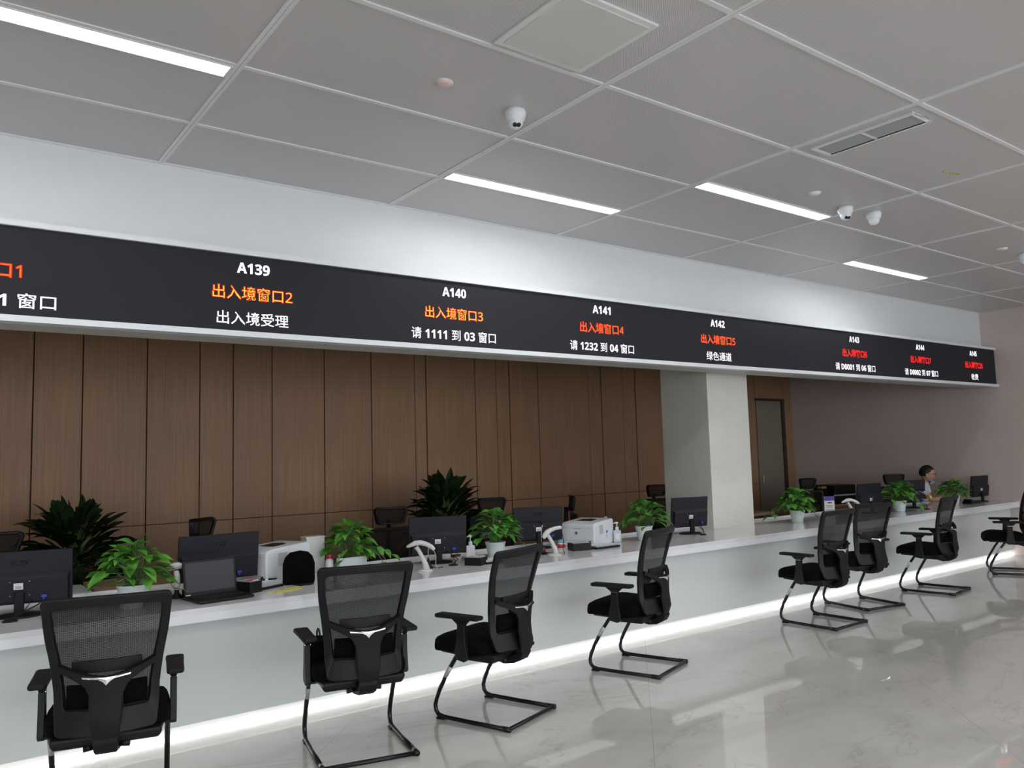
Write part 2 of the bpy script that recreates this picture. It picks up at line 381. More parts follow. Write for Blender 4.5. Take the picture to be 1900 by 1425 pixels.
# ------------------------------------------------------------------ ceiling lights
def ceiling_light(x0, x1, y0, y1, label):
    t = thing('ceiling_light', label, 'light', ((x0 + x1) / 2, (y0 + y1) / 2, CZ), 0, 'recessed strip lights in the ceiling')
    w, d = x1 - x0, y1 - y0; f = MB()
    f.b2(-w / 2, w / 2, -d / 2, -d / 2 + .008, -.010, 0); f.b2(-w / 2, w / 2, d / 2 - .008, d / 2, -.010, 0)
    f.b2(-w / 2, -w / 2 + .012, -d / 2 + .008, d / 2 - .008, -.010, 0); f.b2(w / 2 - .012, w / 2, -d / 2 + .008, d / 2 - .008, -.010, 0)
    f.build('frame', m_grid, t)
    MB().b2(-w / 2 + .014, w / 2 - .014, -d / 2 + .010, d / 2 - .010, -.005, -.001).build('diffuser', m_lamp, t)
    return t
ceiling_light(-.36, 1.13, 3.545, 3.665, 'bright strip light cut by the top left corner of the photo')
ceiling_light(2.70, 4.19, 4.165, 4.285, 'strip light left of centre, closest to the white wall')
ceiling_light(4.23, 5.72, 3.405, 3.525, 'strip light just left of the two domed cameras')
ceiling_light(7.28, 8.77, 4.145, 4.265, 'farthest and smallest strip light, near the end wall')
k = 0
for j, y in enumerate([1.977 - .775 * q for q in (2, 4, 6, 8, 10)]):  # unseen rows over the hall, multiplied to raise the general light
    for i, x in enumerate(cols[1:-1]):
        if (i + j) % 2 == 0:
            ceiling_light(x + .02, x + 1.51, y - .12, y, 'strip light over the hall behind the viewer')
for x0, y in ((-3.43, 3.53), (-1.9, 4.285), (-4.96, 4.285)):
    ceiling_light(x0 + .02, x0 + 1.51, y - .12, y, 'strip light over the counter, left of the photographed part')

# access panel, air vent, sensors, cameras
t = thing('access_panel', 'large square plain panel in the ceiling at the top of the photo', 'ceiling panel', (2.235, 2.46, CZ))
MB().b2(-.25, .25, -.25, .25, -.012, 0).build('frame', m_grid, t, bevel=.002)
MB().b2(-.222, .222, -.222, .222, -.016, -.010).build('panel', mat('panel_paint', (.60, .61, .58), .4), t, bevel=.003)
t = thing('air_vent', 'long white louvred air vent in the ceiling', 'vent', (4.40, 2.36, CZ))
f = MB()
for x0, x1, y0, y1 in ((-.105, -.083, -.31, .31), (.083, .105, -.31, .31), (-.083, .083, -.31, -.288), (-.083, .083, .288, .31)): f.b2(x0, x1, y0, y1, -.014, 0)
f.build('frame', m_grid, t, bevel=.002)
MB().b2(-.083, .083, -.007, .007, -.013, -.002).build('divider', m_grid, t)
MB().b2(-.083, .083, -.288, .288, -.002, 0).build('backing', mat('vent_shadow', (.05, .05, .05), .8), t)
sl = MB()
for i in range(9):
    x = -.072 + i * .018
    for y0, y1 in ((-.287, -.008), (.008, .287)): sl.box((x, (y0 + y1) / 2, -.007), (.009, y1 - y0, .002), Matrix.Rotation(.9, 3, 'Y'))
sl.build('louvre', m_gplast, t)
def ceiling_sensor(x, y, label, m, r=.042):
    t = thing('ceiling_sensor', label, 'smoke detector', (x, y, CZ), 0, 'round sensors in the ceiling')
    MB().lathe([(r, 0), (r, -.006), (r * .9, -.012), (r * .3, -.014)], n=24).build('cover', m, t)
    MB().lathe([(r * 1.12, 0), (r * 1.12, -.004)], n=24).build('rim', m_grid, t)
ceiling_sensor(2.011, 3.163, 'round pinkish flush cap in the ceiling, left of the nearest domed camera', m_pink)
ceiling_sensor(5.095, 3.158, 'round white ceiling sensor left of the pair of domed cameras', m_white)
ceiling_sensor(8.106, 3.143, 'faint round ceiling sensor farthest to the right', m_white)
def dome_camera(x, y, face, label, lens=True):
    t = thing('dome_camera', label, 'security camera', (x, y, CZ), 0, 'white turret cameras under the ceiling')
    MB().lathe([(.052, 0), (.056, -.012), (.055, -.03), (.047, -.052), (.034, -.066)], n=28).build('housing', m_wplast, t)
    h = MB().ell((0, 0, -.062), (.040, .040, .040), 24, 14).build('eyeball', m_wplast, t)
    if lens:
        for s in (-1, 1):
            a = face + s * .36; p = Vector((math.cos(a) * math.cos(.75), math.sin(a) * math.cos(.75), -math.sin(.75)))
            mt = Matrix.Translation(Vector((0, 0, -.062)) + p * .038) @ p.to_track_quat('Z', 'Y').to_matrix().to_4x4()
            MB().lathe([(.012, -.002), (.012, .003), (.009, .005), (.002, .005)], n=16, mtx=mt).build('lens', m_lens, h)
dome_camera(2.49, 3.225, math.radians(-115), 'white domed camera with two black lenses, nearest of all')
dome_camera(5.60, 3.225, math.radians(-120), 'white domed camera with two lenses, left one of the pair')
dome_camera(5.92, 3.18, math.radians(70), 'white domed camera facing away, right one of the pair', False)
dome_camera(8.52, 3.12, math.radians(-110), 'white domed camera cut by the right edge of the photo')
s = MB()
random.seed(3)
pts = [(5.43 + .016 * i, 2.43 - .004 * i + (.012 if i % 2 else -.012), CZ - .002) for i in range(11)]
s.tube(pts, .003, 5); tag(s.build('yellow_mark', mat('yellow_chalk', (.45, .38, .1), .8)), 'small yellow scribbled mark on a ceiling tile', 'mark')

# ------------------------------------------------------------------ display board above the counter
t = thing('display_screen', 'long black electronic display board with red and white text above the counter', 'display', (0, 0, 2.246))
def dz(a): return a - 2.246
MB().b2(XW, XE - .01, LY, FY, dz(2.279), dz(2.747)).build('screen', m_led, t)
MB().b2(XW, XE - .004, LY - .022, FY, dz(2.747), dz(2.778)).build('top_trim', m_trimw, t)
MB().b2(XW, XE - .004, LY - .03, LY + .06, dz(2.246), dz(2.279)).build('bottom_trim', m_trimw, t)
MB().b2(XW, XE - .004, LY + .06, 5.10, dz(2.248), dz(2.275)).build('underside', m_soffit, t)
MB().b2(XW, XE - .004, 4.965, 5.10, dz(2.275), dz(2.70)).build('rear_housing', m_soffit, t)
def sans(s_, bold=False):      # digits and capitals in plain sans shapes
    o = ''
    for c in s_:
        if c.isdigit(): o += chr((0x1D7EC if bold else 0x1D7E2) + int(c))
        elif 'A' <= c <= 'Z': o += chr((0x1D5D4 if bold else 0x1D5A0) + ord(c) - 65)
        else: o += c
    return o
units = [(.20, None, '出入境窗口1', '到 01 窗口'), (1.655, 'A139', '出入境窗口2', '出入境受理'), (3.105, 'A140', '出入境窗口3', '请 1111 到 03 窗口'),
         (4.543, 'A141', '出入境窗口4', '请 1232 到 04 窗口'), (6.015, 'A142', '出入境窗口5', '绿色通道'), (8.34, 'A143', '出入境窗口6', '请 D0001 到 06 窗口'),
         (9.80, 'A144', '出入境窗口7', '请 D0002 到 07 窗口'), (11.20, 'A145', '出入境窗口8', '收费')]
W3 = {'到 01 窗口': .44, '出入境受理': .438, '绿色通道': .357, '收费': .195}
for i, (x, a, b_, c_) in enumerate(units):
    y = LY - .0015
    if a: text('counter_number', sans(a, True), m_txtw, t, (x, y, dz(2.668)), .202, .066, bold=.012)
    wn_ = text('window_name', sans(b_), m_txtr, t, (x, y, dz(2.514)), .494, .089, bold=.030)
    if i < 5: text('window_name_core', sans(b_), m_txty if i in (1, 2) else m_txto, wn_, (0, -.0010, 0), .484, .080, bold=-.011, thick=.0004)  # thin amber and orange copies imitate the bloom of the red LEDs
    w3 = W3.get(c_, .80 if 'D0' in c_ else .712)
    text('queue_message', sans(c_, True), m_txtw, t, (x + (.185 if i == 0 else 0) - .0, y, dz(2.360)), w3, .080, bold=.006)

# ------------------------------------------------------------------ service counter
CT = .71; CF = 4.64; CB = 5.60; PY = 4.76
t = thing('service_counter', 'long white marble service counter with glowing base running along the room', 'counter', (0, CF, 0))
XWc = XW + .005
def cb(x0, x1, y0, y1, z0, z1): return MB().b2(x0, x1, y0 - CF, y1 - CF, z0, z1)
w_ = MB()                                   # worktop outline with the notch round the pillar
oy = [(XWc, CF), (XE - .005, CF), (XE - .005, CB), (7.145, CB), (7.145, 5.345), (6.482, 5.345), (6.482, CB), (XWc, CB)]
w_.prism([(x, y - CF) for x, y in oy], CT - .03, CT); w_.build('worktop', m_top, t)
cb(XWc, XE - .005, CF, CF + .03, CT - .076, CT - .03).build('worktop_edge', mat('worktop_edge_white', (.8, .81, .85), .15), t)
cb(XWc, 6.482, CB - .018, CB, CT, CT + .022).build('rear_lip', m_top, t, bevel=.002); cb(7.145, XE - .005, CB - .018, CB, CT, CT + .022).build('rear_lip', m_top, t, bevel=.002)
mb = MB().b2(XWc, XE - .005, PY - CF, PY + .03 - CF, .069, CT - .03)
mb.build('front_panel', m_panel, t)
cb(XWc, XE - .005, PY + .032, PY + .05, 0, CT - .03).build('kick_board', m_kick, t)
cb(XWc, XE - .005, PY + .020, PY + .030, .001, .009).build('light_strip', m_strip, t)
cb(XWc, XE - .005, PY + .10, CB - .27, .0, .60).build('carcass', mat('carcass_grey', (.3, .3, .3), .6), t)

# ------------------------------------------------------------------ visitor chairs
def lerp(tab, z):
    for (a, va), (c, vc) in zip(tab[:-1], tab[1:]):
        if (z - a) * (z - c) <= 0: return va + (vc - va) * (z - a) / (c - a)
    return tab[0][1] if abs(z - tab[0][0]) < abs(z - tab[-1][0]) else tab[-1][1]
HW = [(.962, .249), (.90, .243), (.80, .233), (.69, .213), (.58, .198), (.50, .194), (.40, .190)]
YB = [(.962, -.205), (.90, -.182), (.834, -.158), (.72, -.127), (.61, -.108), (.50, -.106), (.42, -.135), (.39, -.145)]
CC = [(.962, .012), (.85, .03), (.6, .06), (.4, .055)]
def surf(x, z, off=0.0):
    hw = lerp(HW, z); k = min(1, abs(x) / hw)
    return Vector((x, lerp(YB, z) - lerp(CC, z) * (1 - k * k) - off, z))
def rrect(zb, zt, inset, rad, n=5, side=14):
    # outline (x,z) running round the back: bottom left -> bottom right -> top right -> top left
    out = []
    def hwx(z): return lerp(HW, z) - inset
    zs = [zb + rad + (zt - zb - 2 * rad) * i / side for i in range(side + 1)]
    arcs = []
    for q in range(1, 9): out.append((-hwx(zb) + rad + (2 * (hwx(zb) - rad)) * q / 9, zb))
    for q in range(n + 1):
        a = -PI / 2 + PI / 2 * q / n; out.append((hwx(zb + rad) - rad + rad * math.cos(a), zb + rad + rad * math.sin(a)))
    for z in zs[1:-1]: out.append((hwx(z), z))
    for q in range(n + 1):
        a = PI / 2 * q / n; out.append((hwx(zt - rad) - rad + rad * math.cos(a), zt - rad + rad * math.sin(a)))
    for q in range(1, 9): out.append((hwx(zt) - rad - (2 * (hwx(zt) - rad)) * q / 9, zt))
    for q in range(n + 1):
        a = PI / 2 + PI / 2 * q / n; out.append((-hwx(zt - rad) + rad + rad * math.cos(a), zt - rad + rad * math.sin(a)))
    for z in zs[1:-1][::-1]: out.append((-hwx(z), z))
    for q in range(n + 1):
        a = PI + PI / 2 * q / n; out.append((-hwx(zb + rad) + rad + rad * math.cos(a), zb + rad + rad * math.sin(a)))
    return out
def visitor_chair(label):
    t = thing('visitor_chair', label, 'chair', (0, 0, 0), 0, 'black mesh visitor chairs in front of the counter')
    # sled frame
    f = MB()
    for s in (-1, 1):
        path = [(s * .20, .00, .375), (s * .225, .06, .375), (s * .235, .10, .36), (s * .235, .165, .268), (s * .235, .225, .165), (s * .235, .250, .11), (s * .235, .260, .075), (s * .235, .255, .045), (s * .235, .238, .024), (s * .235, .20, .016), (s * .235, 0, .014), (s * .235, -.245, .014)]
        f.tube(path, .0125, 10)
        f.tube([(s * .235, -.262, .014), (s * .235, -.20, .014)], .0145, 10)
    f.tube([(-.235, -.25, .014), (.235, -.25, .014)], .0115, 10)
    f.tube([(-.20, 0, .375), (.20, 0, .375)], .0125, 8)
    fr = f.build('sled_frame', m_steel, t)
    for s in (-1, 1): MB().b2(s * .235 - .015, s * .235 + .015, .19, .245, .0, .012).build('foot_pad', m_blk, fr, bevel=.003)
    MB().tube([(-.235, .140, .304), (-.235, .165, .268), (-.235, .181, .241)], .0133, 10).build('sticker', m_silver, fr)
    # seat cushion
    def seat(u, v, side):
        a = 2 * PI * u; n = 6.0
        cx = math.copysign(abs(math.cos(a)) ** (2 / n), math.cos(a)); cy = math.copysign(abs(math.sin(a)) ** (2 / n), math.sin(a))
        return cx, cy
    s = MB(); rings = [(.86, .380), (.975, .382), (1.0, .393), (1.0, .425), (.985, .441), (.94, .453), (.80, .461), (.5, .464), (.2, .465)]
    vs = []; n = 64
    for k, z in rings:
        for i in range(n):
            cx, cy = seat(i / n, 0, 0); x = cx * (.245 - .02 * max(0, cy)) * k; y = .095 + cy * .213 * k
            zz = z + (.012 * math.sin((y - .0) * 6) if z > .44 else 0) - (max(0, y - .17) ** 2 * 1.6 if z > .40 else max(0, y - .17) ** 2 * .8)
            vs.append((x, y, zz))
    fs = [(j * n + i, j * n + (i + 1) % n, (j + 1) * n + (i + 1) % n, (j + 1) * n + i) for j in range(len(rings) - 1) for i in range(n)]
    fs += [tuple(range(n - 1, -1, -1)), tuple((len(rings) - 1) * n + i for i in range(n))]
    s.add(vs, fs, True); s.build('seat', m_fab, t)
    pan = MB().prism([(-.21, -.15), (.21, -.15), (.228, 0), (.19, .25), (-.19, .25), (-.228, 0)], .362, .388); pan.box((0, -.03, .352), (.40, .20, .03), taper=1.08); pan.build('seat_pan', m_blk, t, bevel=.01)
    # armrests
    for sd in (-1, 1):
        a = MB(); X = sd * .258
        prof = [(.075, .355), (.085, .39), (.068, .47), (.062, .55), (.10, .577), (.10, .585), (-.02, .585), (-.02, .577), (.012, .55), (.012, .47), (.0, .39), (-.005, .362), (.02, .345)]
        vs = [(X + sd * .014, y, z) for y, z in prof] + [(X - sd * .014, y, z) for y, z in prof]; n = len(prof)
        fs = [tuple(range(n)), tuple(range(2 * n - 1, n - 1, -1))] + [(i, (i + 1) % n, n + (i + 1) % n, n + i) for i in range(n)]
        a.add(vs, fs); a.b2(min(X - sd * .05, X), max(X - sd * .05, X), .005, .07, .352, .366)
        arm = a.build('armrest', m_blk, t, bevel=.005)
        p = MB(); poly = [(-.036, -.085), (-.03, -.10), (.03, -.10), (.036, -.085), (.037, .06), (.040, .19), (.032, .205), (-.032, .205), (-.040, .19), (-.037, .06)]
        p.prism([(X + sd * .006 + x, y) for x, y in poly], .583, .606); p.build('arm_pad', m_blk2, arm, bevel=.009, segs=3)
        MB().b2(X - .0155, X + .0155, .012, .063, .549, .552).build('trim_line', m_chrome, arm)
    # back frame ring
    O = rrect(.395, .962, 0, .024); I = rrect(.492, .920, .036, .02)
    # resample inner outline so rings correspond
    n = len(O)
    vs = [surf(x, z) for x, z in O] + [surf(x, z, .0) for x, z in I]
    fs = [(i, (i + 1) % n, n + (i + 1) % n, n + i) for i in range(n)]
    bf = MB().add(vs, fs, True).build('back_frame', m_blk, t, solid=.024, off=0, bevel=.006)
    # woven mesh
    def me_(u, v):
        z = .482 + .446 * v; hw = lerp(HW, z) - .030; return surf((u * 2 - 1) * hw, z, -.006)
    MB().grid(me_, 12, 16).build('mesh_back', m_mesh, t)
    # lumbar pad
    def lu(u, v): return surf((u * 2 - 1) * .132, .645 + .052 * v, .008)
    MB().grid(lu, 10, 2).build('lumbar_pad', m_blk, t, solid=.012, bevel=.003)
    def lu2(u, v):
        x = (u * 2 - 1) * .15; return surf(x, .500 + .095 * v + .0 * u, -.004)
    MB().grid(lu2, 10, 3).build('lumbar_cushion', m_fab, t, solid=.012)
    # yoke and spine behind the back
    xs = [-.182, -.155, -.12, -.095, -.075, -.06, -.052, -.046, 0, .046, .052, .06, .075, .095, .12, .155, .182]
    lo = {.182: .664, .155: .650, .12: .632, .095: .616, .075: .598, .06: .565, .052: .50, .046: .395, 0: .392}
    def top(x): return .636 + .052 * (abs(x) / .182) ** 1.6
    vs = []
    for j in range(7):
        for x in xs:
            z0 = lo[abs(x)]; z1 = top(x); z = z1 + (z0 - z1) * j / 6
            y0 = surf(x, z).y - .012; k = (abs(x) / .182) ** 1.3
            ys = lerp([(.66, -.222), (.60, -.222), (.50, -.224), (.44, -.236), (.39, -.21)], z)
            vs.append((x, min(ys * (1 - k) + y0 * k, y0 - .004), z))
    nn = len(xs); fs = [(j * nn + i, j * nn + i + 1, (j + 1) * nn + i + 1, (j + 1) * nn + i) for j in range(6) for i in range(nn - 1)]
    MB().add(vs, fs, True).build('back_support', m_blk2, t, solid=.026, off=0, bevel=.005)
    m2 = MB(); sec = [(.395, -.222, .024, .046), (.36, -.20, .026, .044), (.335, -.155, .024, .042), (.325, -.10, .02, .05), (.345, -.03, .02, .07), (.355, .06, .015, .09)]
    vs = []
    for z, y, th, hw in sec: vs += [(-hw, y - th * .3, z - th), (hw, y - th * .3, z - th), (hw, y + th * .3, z + th * .7), (-hw, y + th * .3, z + th * .7)]
    fs = [(i * 4 + k, i * 4 + (k + 1) % 4, (i + 1) * 4 + (k + 1) % 4, (i + 1) * 4 + k) for i in range(len(sec) - 1) for k in range(4)] + [(3, 2, 1, 0), tuple((len(sec) - 1) * 4 + k for k in range(4))]
    m2.add(vs, fs); m2.build('tilt_mechanism', m_blk2, t, bevel=.005)
    for s_ in (-1, 1): MB().tube([(s_ * .05, -.12, .335), (s_ * .088, -.125, .333)], [.014, .016], 12).build('knob', m_blk, t)
    # chrome wing
    wp = [(-.091, .641), (-.088, .634), (-.03, .627), (-.012, .618), (0, .604), (.012, .618), (.03, .627), (.088, .634), (.091, .641), (.04, .6375), (0, .635), (-.04, .6375)]
    def wy(x, z):
        k = (abs(x) / .182) ** 1.3; return min(-.222 * (1 - k) + (surf(x, z).y - .012) * k, surf(x, z).y - .016) - .0155
    vs = [(x, wy(x, z), z) for x, z in wp] + [(0, wy(0, .62) - .002, .626)]
    fs = [(i, (i + 1) % 12, 12) for i in range(12)]
    MB().add(vs, fs).build('chrome_emblem', m_chrome, t, solid=.004, off=0)
    return t
ch = visitor_chair('black mesh visitor chair nearest the camera, at the left edge')
spots = [(.735, 3.956, -13.5, None), (1.932, 3.989, -12.8, 'black mesh chair with a small bag on its seat, second from the left'),
         (2.796, 3.972, 19.15, 'black mesh chair angled left, third from the left, in front of the hand sanitiser'),
         (4.148, 4.138, 19.45, 'black mesh chair angled left, alone below the printer and the potted plant'),
         (6.328, 4.084, .98, 'front chair of the overlapping pair right of the pillar'),
         (7.302, 4.281, -10.8, 'rear chair of the overlapping pair, partly hidden by the one before it'),
         (8.502, 4.187, 7.8, 'black mesh chair below the seated man, second from the right'),
         (10.23, 4.116, 27.15, 'black mesh chair cut off by the right edge of the photo')]
for x, y, a, lab in spots:
    if lab is None: ch.location = (x, y, 0); ch.rotation_euler = (0, 0, math.radians(a))
for x, y, a, lab in spots[1:]: dup(ch, (x, y, 0), math.radians(a), lab)
# small bag on the second chair
t = thing('handbag', 'small black handbag with a looped handle on a chair seat', 'bag', (1.932 - .165, 3.989 + .13, .478), math.radians(-12))
MB().box((0, 0, .045), (.10, .16, .09), taper=.8).build('body', m_fab, t, bevel=.02, segs=3)
MB().tube([(0, -.04, .08), (0, -.035, .115), (0, -.012, .132), (0, .012, .132), (0, .035, .115), (0, .04, .08)], .005, 8).build('handle', m_blk, t)

# ------------------------------------------------------------------ staff chairs
def staff_chair(label):
    t = thing('office_chair', label, 'chair', (0, 0, 0), 0, 'black office chairs with headrests behind the counter')
    MB().box((0, .03, .455), (.50, .48, .08)).build('seat', m_fab, t, bevel=.035, segs=4)
    def rp(w0, w1, z0, z1, ins, y):
        out = []
        for sx, sz in ((-1, -1), (1, -1), (1, 1), (-1, 1)):
            z = (z0 + ins) if sz < 0 else (z1 - ins); w = ((w0 if sz < 0 else w1) / 2 - ins); r = .035 if ins == 0 else .02
            cx, cz = sx * (w - r), z - sz * r; st = {(-1, -1): PI, (1, -1): 1.5 * PI, (1, 1): 0, (-1, 1): PI / 2}[(sx, sz)]
            for q in range(5):
                a = st + PI / 2 * q / 4; out.append((cx + r * math.cos(a), cz + r * math.sin(a)))
        return [Vector((x, y - .05 * (1 - (x / (w1 / 2)) ** 2) + .0, z)) for x, z in out]
    O = rp(.40, .48, .50, .935, 0, -.20); I = rp(.40, .48, .50, .935, .03, -.20); n = len(O)
    MB().add(O + I, [(i, (i + 1) % n, n + (i + 1) % n, n + i) for i in range(n)]).build('back_frame', m_blk, t, solid=.025, off=0, bevel=.005)
    MB().add(I, [tuple(range(n))]).build('mesh_back', m_mesh2, t)
    MB().tube([(0, -.27, .40), (0, -.30, .55), (0, -.29, .80), (0, -.28, .99)], [.03, .026, .022, .02], 8).build('spine', m_blk, t)
    O = [p + Vector((0, -.02, 0)) for p in rp(.25, .29, .955, 1.10, 0, -.19)]; I = [p + Vector((0, -.02, 0)) for p in rp(.25, .29, .955, 1.10, .018, -.19)]
    h = MB().add(O + I, [(i, (i + 1) % n, n + (i + 1) % n, n + i) for i in range(n)]).build('headrest', m_blk, t, solid=.035, off=0, bevel=.006)
    MB().add(I, [tuple(range(n))]).build('headrest_mesh', m_mesh2, h)
    for s in (-1, 1):
        a = MB().tube([(s * .24, 0, .42), (s * .29, 0, .46), (s * .29, .0, .62)], .014, 8).build('armrest', m_blk, t)
        MB().box((s * .285, .03, .635), (.07, .24, .025)).build('arm_pad', m_blk2, a, bevel=.008)
    MB().tube([(0, 0, .10), (0, 0, .42)], .028, 12).build('gas_post', m_steel, t)
    b = MB()
    for k in range(5):
        a = 2 * PI * k / 5; b.tube([(0, 0, .11), (.29 * math.cos(a), .29 * math.sin(a), .07)], [.03, .015], 8)
    bs = b.build('base', m_blk, t)
    for k in range(5):
        a = 2 * PI * k / 5; p = Vector((.29 * math.cos(a), .29 * math.sin(a), .028)); q = Vector((-math.sin(a), math.cos(a), 0)) * .018
        MB().tube([p - q, p + q], .028, 12).build('castor', m_blk2, bs)
    return t
oc = staff_chair('black office chair at the far left, partly behind the leftmost monitor')
def place_oc(o, hx, hy, dev):
    a = PI + math.radians(dev); off = rotz(a) @ Vector((0, -.235, 0))
    o.location = (hx - off.x, hy - off.y, 0); o.rotation_euler = (0, 0, a)
place_oc(oc, .47, 6.10, 5)
for hx, hy, dev, lab in [(1.75, 6.20, 38, 'black office chair whose headrest rises behind the branded monitor'),
                         (3.22, 6.02, -8, 'black office chair with its see-through back in view beside the long planter'),
                         (4.50, 6.38, -14, 'black office chair at the foot of the big dark plant, right side'),
                         (5.13, 5.95, 55, 'black office chair seen side-on behind the white printer'),
                         (7.27, 6.85, -10, 'black office chair against the side of the pillar'),
                         (9.42, 6.20, -12, 'black office chair right of the pillar, behind the purple-topped sign'),
                         (10.92, 5.84, -40, 'black office chair with raised headrest left of the seated man')]:
    o = dup(oc, (0, 0, 0), 0, lab); place_oc(o, hx, hy, dev)

# ------------------------------------------------------------------ monitors
def monitor(x, y, a, w, label, logo=True, sticker=True, plug=True, cable=True, gx=0.0, gy=-.19):
    t = thing('monitor', label, 'monitor', (x, y, CT), math.radians(a), 'black monitors standing on the counter')
    H0, H1 = .062, .345; hm = H1 - H0; tilt = math.radians(7)
    def T(px, py, pz):  # tilted head: top leans to -y
        z = pz - .2; return Vector((px, py * math.cos(tilt) - z * math.sin(tilt), .2 + z * math.cos(tilt) + py * math.sin(tilt)))
    m_ = MB()
    hw = w / 2
    vs = [T(sx * hw, yy, z) for yy, z in ((.012, H0), (-.006, H0), (-.006, H1), (.012, H1)) for sx in (-1, 1)]
    m_.add(vs, [(0, 2, 3, 1), (2, 4, 5, 3), (4, 6, 7, 5), (6, 0, 1, 7), (0, 6, 4, 2), (1, 3, 5, 7)])
    zr = H0 + hm * .56
    pr = [(-.006, H0 + .006), (-.034, H0 + .016), (-.036, zr - .012), (-.022, zr), (-.006, zr + .012)]
    k = hw - .012
    vs = [T(sx * (k if i not in (1, 2) else k - .008), yy, z) for i, (yy, z) in enumerate(pr) for sx in (-1, 1)]
    m_.add(vs, [(2 * i, 2 * i + 1, 2 * i + 3, 2 * i + 2) for i in range(4)] + [(0, 2, 4, 6, 8), (1, 9, 7, 5, 3)])
    cs = m_.build('casing', m_mon, t, bevel=.003)
    vs = [T(sx * (hw - .012), .0125, z) for z in (H0 + .018, H1 - .012) for sx in (-1, 1)]
    MB().add(vs, [(0, 1, 3, 2)]).build('screen', m_scr, t, solid=.002)
    if logo:
        c = T(.0, -.008, H0 + hm * .80); text('brand_text', 'acer', m_mon2, cs, c, .095, None, shear=.25, bold=.004, thick=.003, rx=tilt)
    if sticker:
        vs = [T(q[0], -.0375, q[1]) for q in ((-.028, zr - .072), (.016, zr - .072), (.016, zr - .038), (-.028, zr - .038))]
        st = MB().add(vs, [(0, 1, 2, 3)]).build('sticker', m_label, cs, solid=.0006)
        bl = MB()
        for i in range(3): bl.add([T(q[0], -.0385, q[1]) for q in ((-.02, zr - .066 + i * .005), (.008, zr - .066 + i * .005), (.008, zr - .064 + i * .005), (-.02, zr - .064 + i * .005))], [(0, 1, 2, 3)])
        bl.build('printed_lines', m_ink, st)
    sc = MB()
    for sx, z in ((-.045, zr - .03), (.045, zr - .03), (-.045, zr - .105), (.045, zr - .105)):
        p = T(sx, -.037, z); sc.ell(p, (.003, .002, .003), 6, 4)
    sc.build('screw', m_chrome, cs)
    MB().box((0, -.035, .070), (.046, .024, .125)).build('stand_neck', m_blk2, t, bevel=.006)
    MB().lathe([(.11, 0), (.112, .005), (.10, .012), (.03, .018)], c=(0, .0, 0), n=32, sy=.85).build('stand_base', m_blk, t)
    if plug:
        pl = MB(); p = T(.115, -.042, H0 + .045); pl.box(p, (.028, .018, .016)); pl.tube([p, p + Vector((-.003, -.004, -.02))], .006, 8)
        pl.build('video_plug', m_blue, t, bevel=.002)
        if cable:
            g = Vector((gx, gy, .004)); q0 = p + Vector((-.003, -.004, -.02))
            MB().tube([q0, q0 + Vector((-.02, -.01, -.02)), (q0 + g) / 2 + Vector((0, -.01, .0)), g + Vector((.02, .01, .02)), g], .0032, 6).build('cable', m_blk, t)
            MB().tube([T(.06, -.03, H0 + .03), g + Vector((.05, .06, .03)), g + Vector((.0, .02, .008)), g + Vector((-.012, 0, 0))], .0025, 6).build('power_cable', m_blk, t)
            gr = rotz(math.radians(a)) @ Vector((gx, gy, 0))
            q = thing('cable_grommet', 'oval black cable outlet in the worktop ' + GL.pop(0), 'cable outlet', (x + gr.x, y + gr.y, CT), 0, 'cable outlets in the worktop')
            MB().lathe([(.036, 0), (.036, .006), (.03, .010), (.01, .010)], n=24, sy=.8).build('cap', m_blk, q)
            MB().tube([(-.02, 0, .008), (-.01, -.012, .012), (.01, -.012, .012), (.02, 0, .008)], .003, 6).build('lid_catch', m_blk2, q)
    return t
GL = ['below the leftmost monitor', 'beside the microphone and the sanitiser bottle', 'below the lone monitor in front of the pillar']
monitor(.509, 5.12, -14.3, .49, 'black monitor at the left edge, back turned, seen above the nearest chair', gx=-.02, gy=-.16)
monitor(1.584, 5.216, -.7, .49, 'black monitor standing behind the open laptop', sticker=False, cable=False)
monitor(3.21, 5.26, -21.4, .435, 'black monitor behind the gooseneck microphone', logo=False, gx=.075, gy=-.20)
monitor(4.30, 5.42, -21.5, .43, 'black monitor between a potted plant and the emblem printer', cable=False)
monitor(5.985, 5.22, -13.1, .41, 'lone black monitor in front of the pillar', logo=False, gx=.02, gy=-.17)
monitor(9.06, 5.16, -6, .43, 'dark monitor behind the overlapping pair of chairs', cable=False)
monitor(10.07, 5.17, -18, .42, 'dark monitor just left of the seated man', logo=False, cable=False)
monitor(11.585, 5.02, -4.8, .41, 'rightmost black monitor, against the end wall', logo=False, plug=False)

# ------------------------------------------------------------------ potted trailing plants
def leaf(mb, base, d, up, L, W, fold=.25, droop=.3, heart=True, n=6):
    d = d.normalized(); side = d.cross(up).normalized(); nrm = side.cross(d)
    vs = []
    for i in range(n + 1):
        s = i / n
        if heart: w = W * .5 * (math.sin(PI * min(1, s * .93 + .10)) ** .75) * (1.12 - .55 * s)
        else: w = W * .5 * math.sin(PI * min(1, s * .96 + .03)) ** .8
        if i == n: w = 0.0005
        c = base + d * (L * s) - Vector((0, 0, 1)) * (droop * L * s * s)
        if heart and i == 0: back = -d * L * .10
        else: back = Vector((0, 0, 0))
        for q in (-1, 0, 1): vs.append(c + side * (w * q) + nrm * (fold * w * abs(q)) + (back if q else Vector((0, 0, 0))))
    mb.add(vs, [(i * 3 + k, i * 3 + k + 1, (i + 1) * 3 + k + 1, (i + 1) * 3 + k) for i in range(n) for k in range(2)], True)
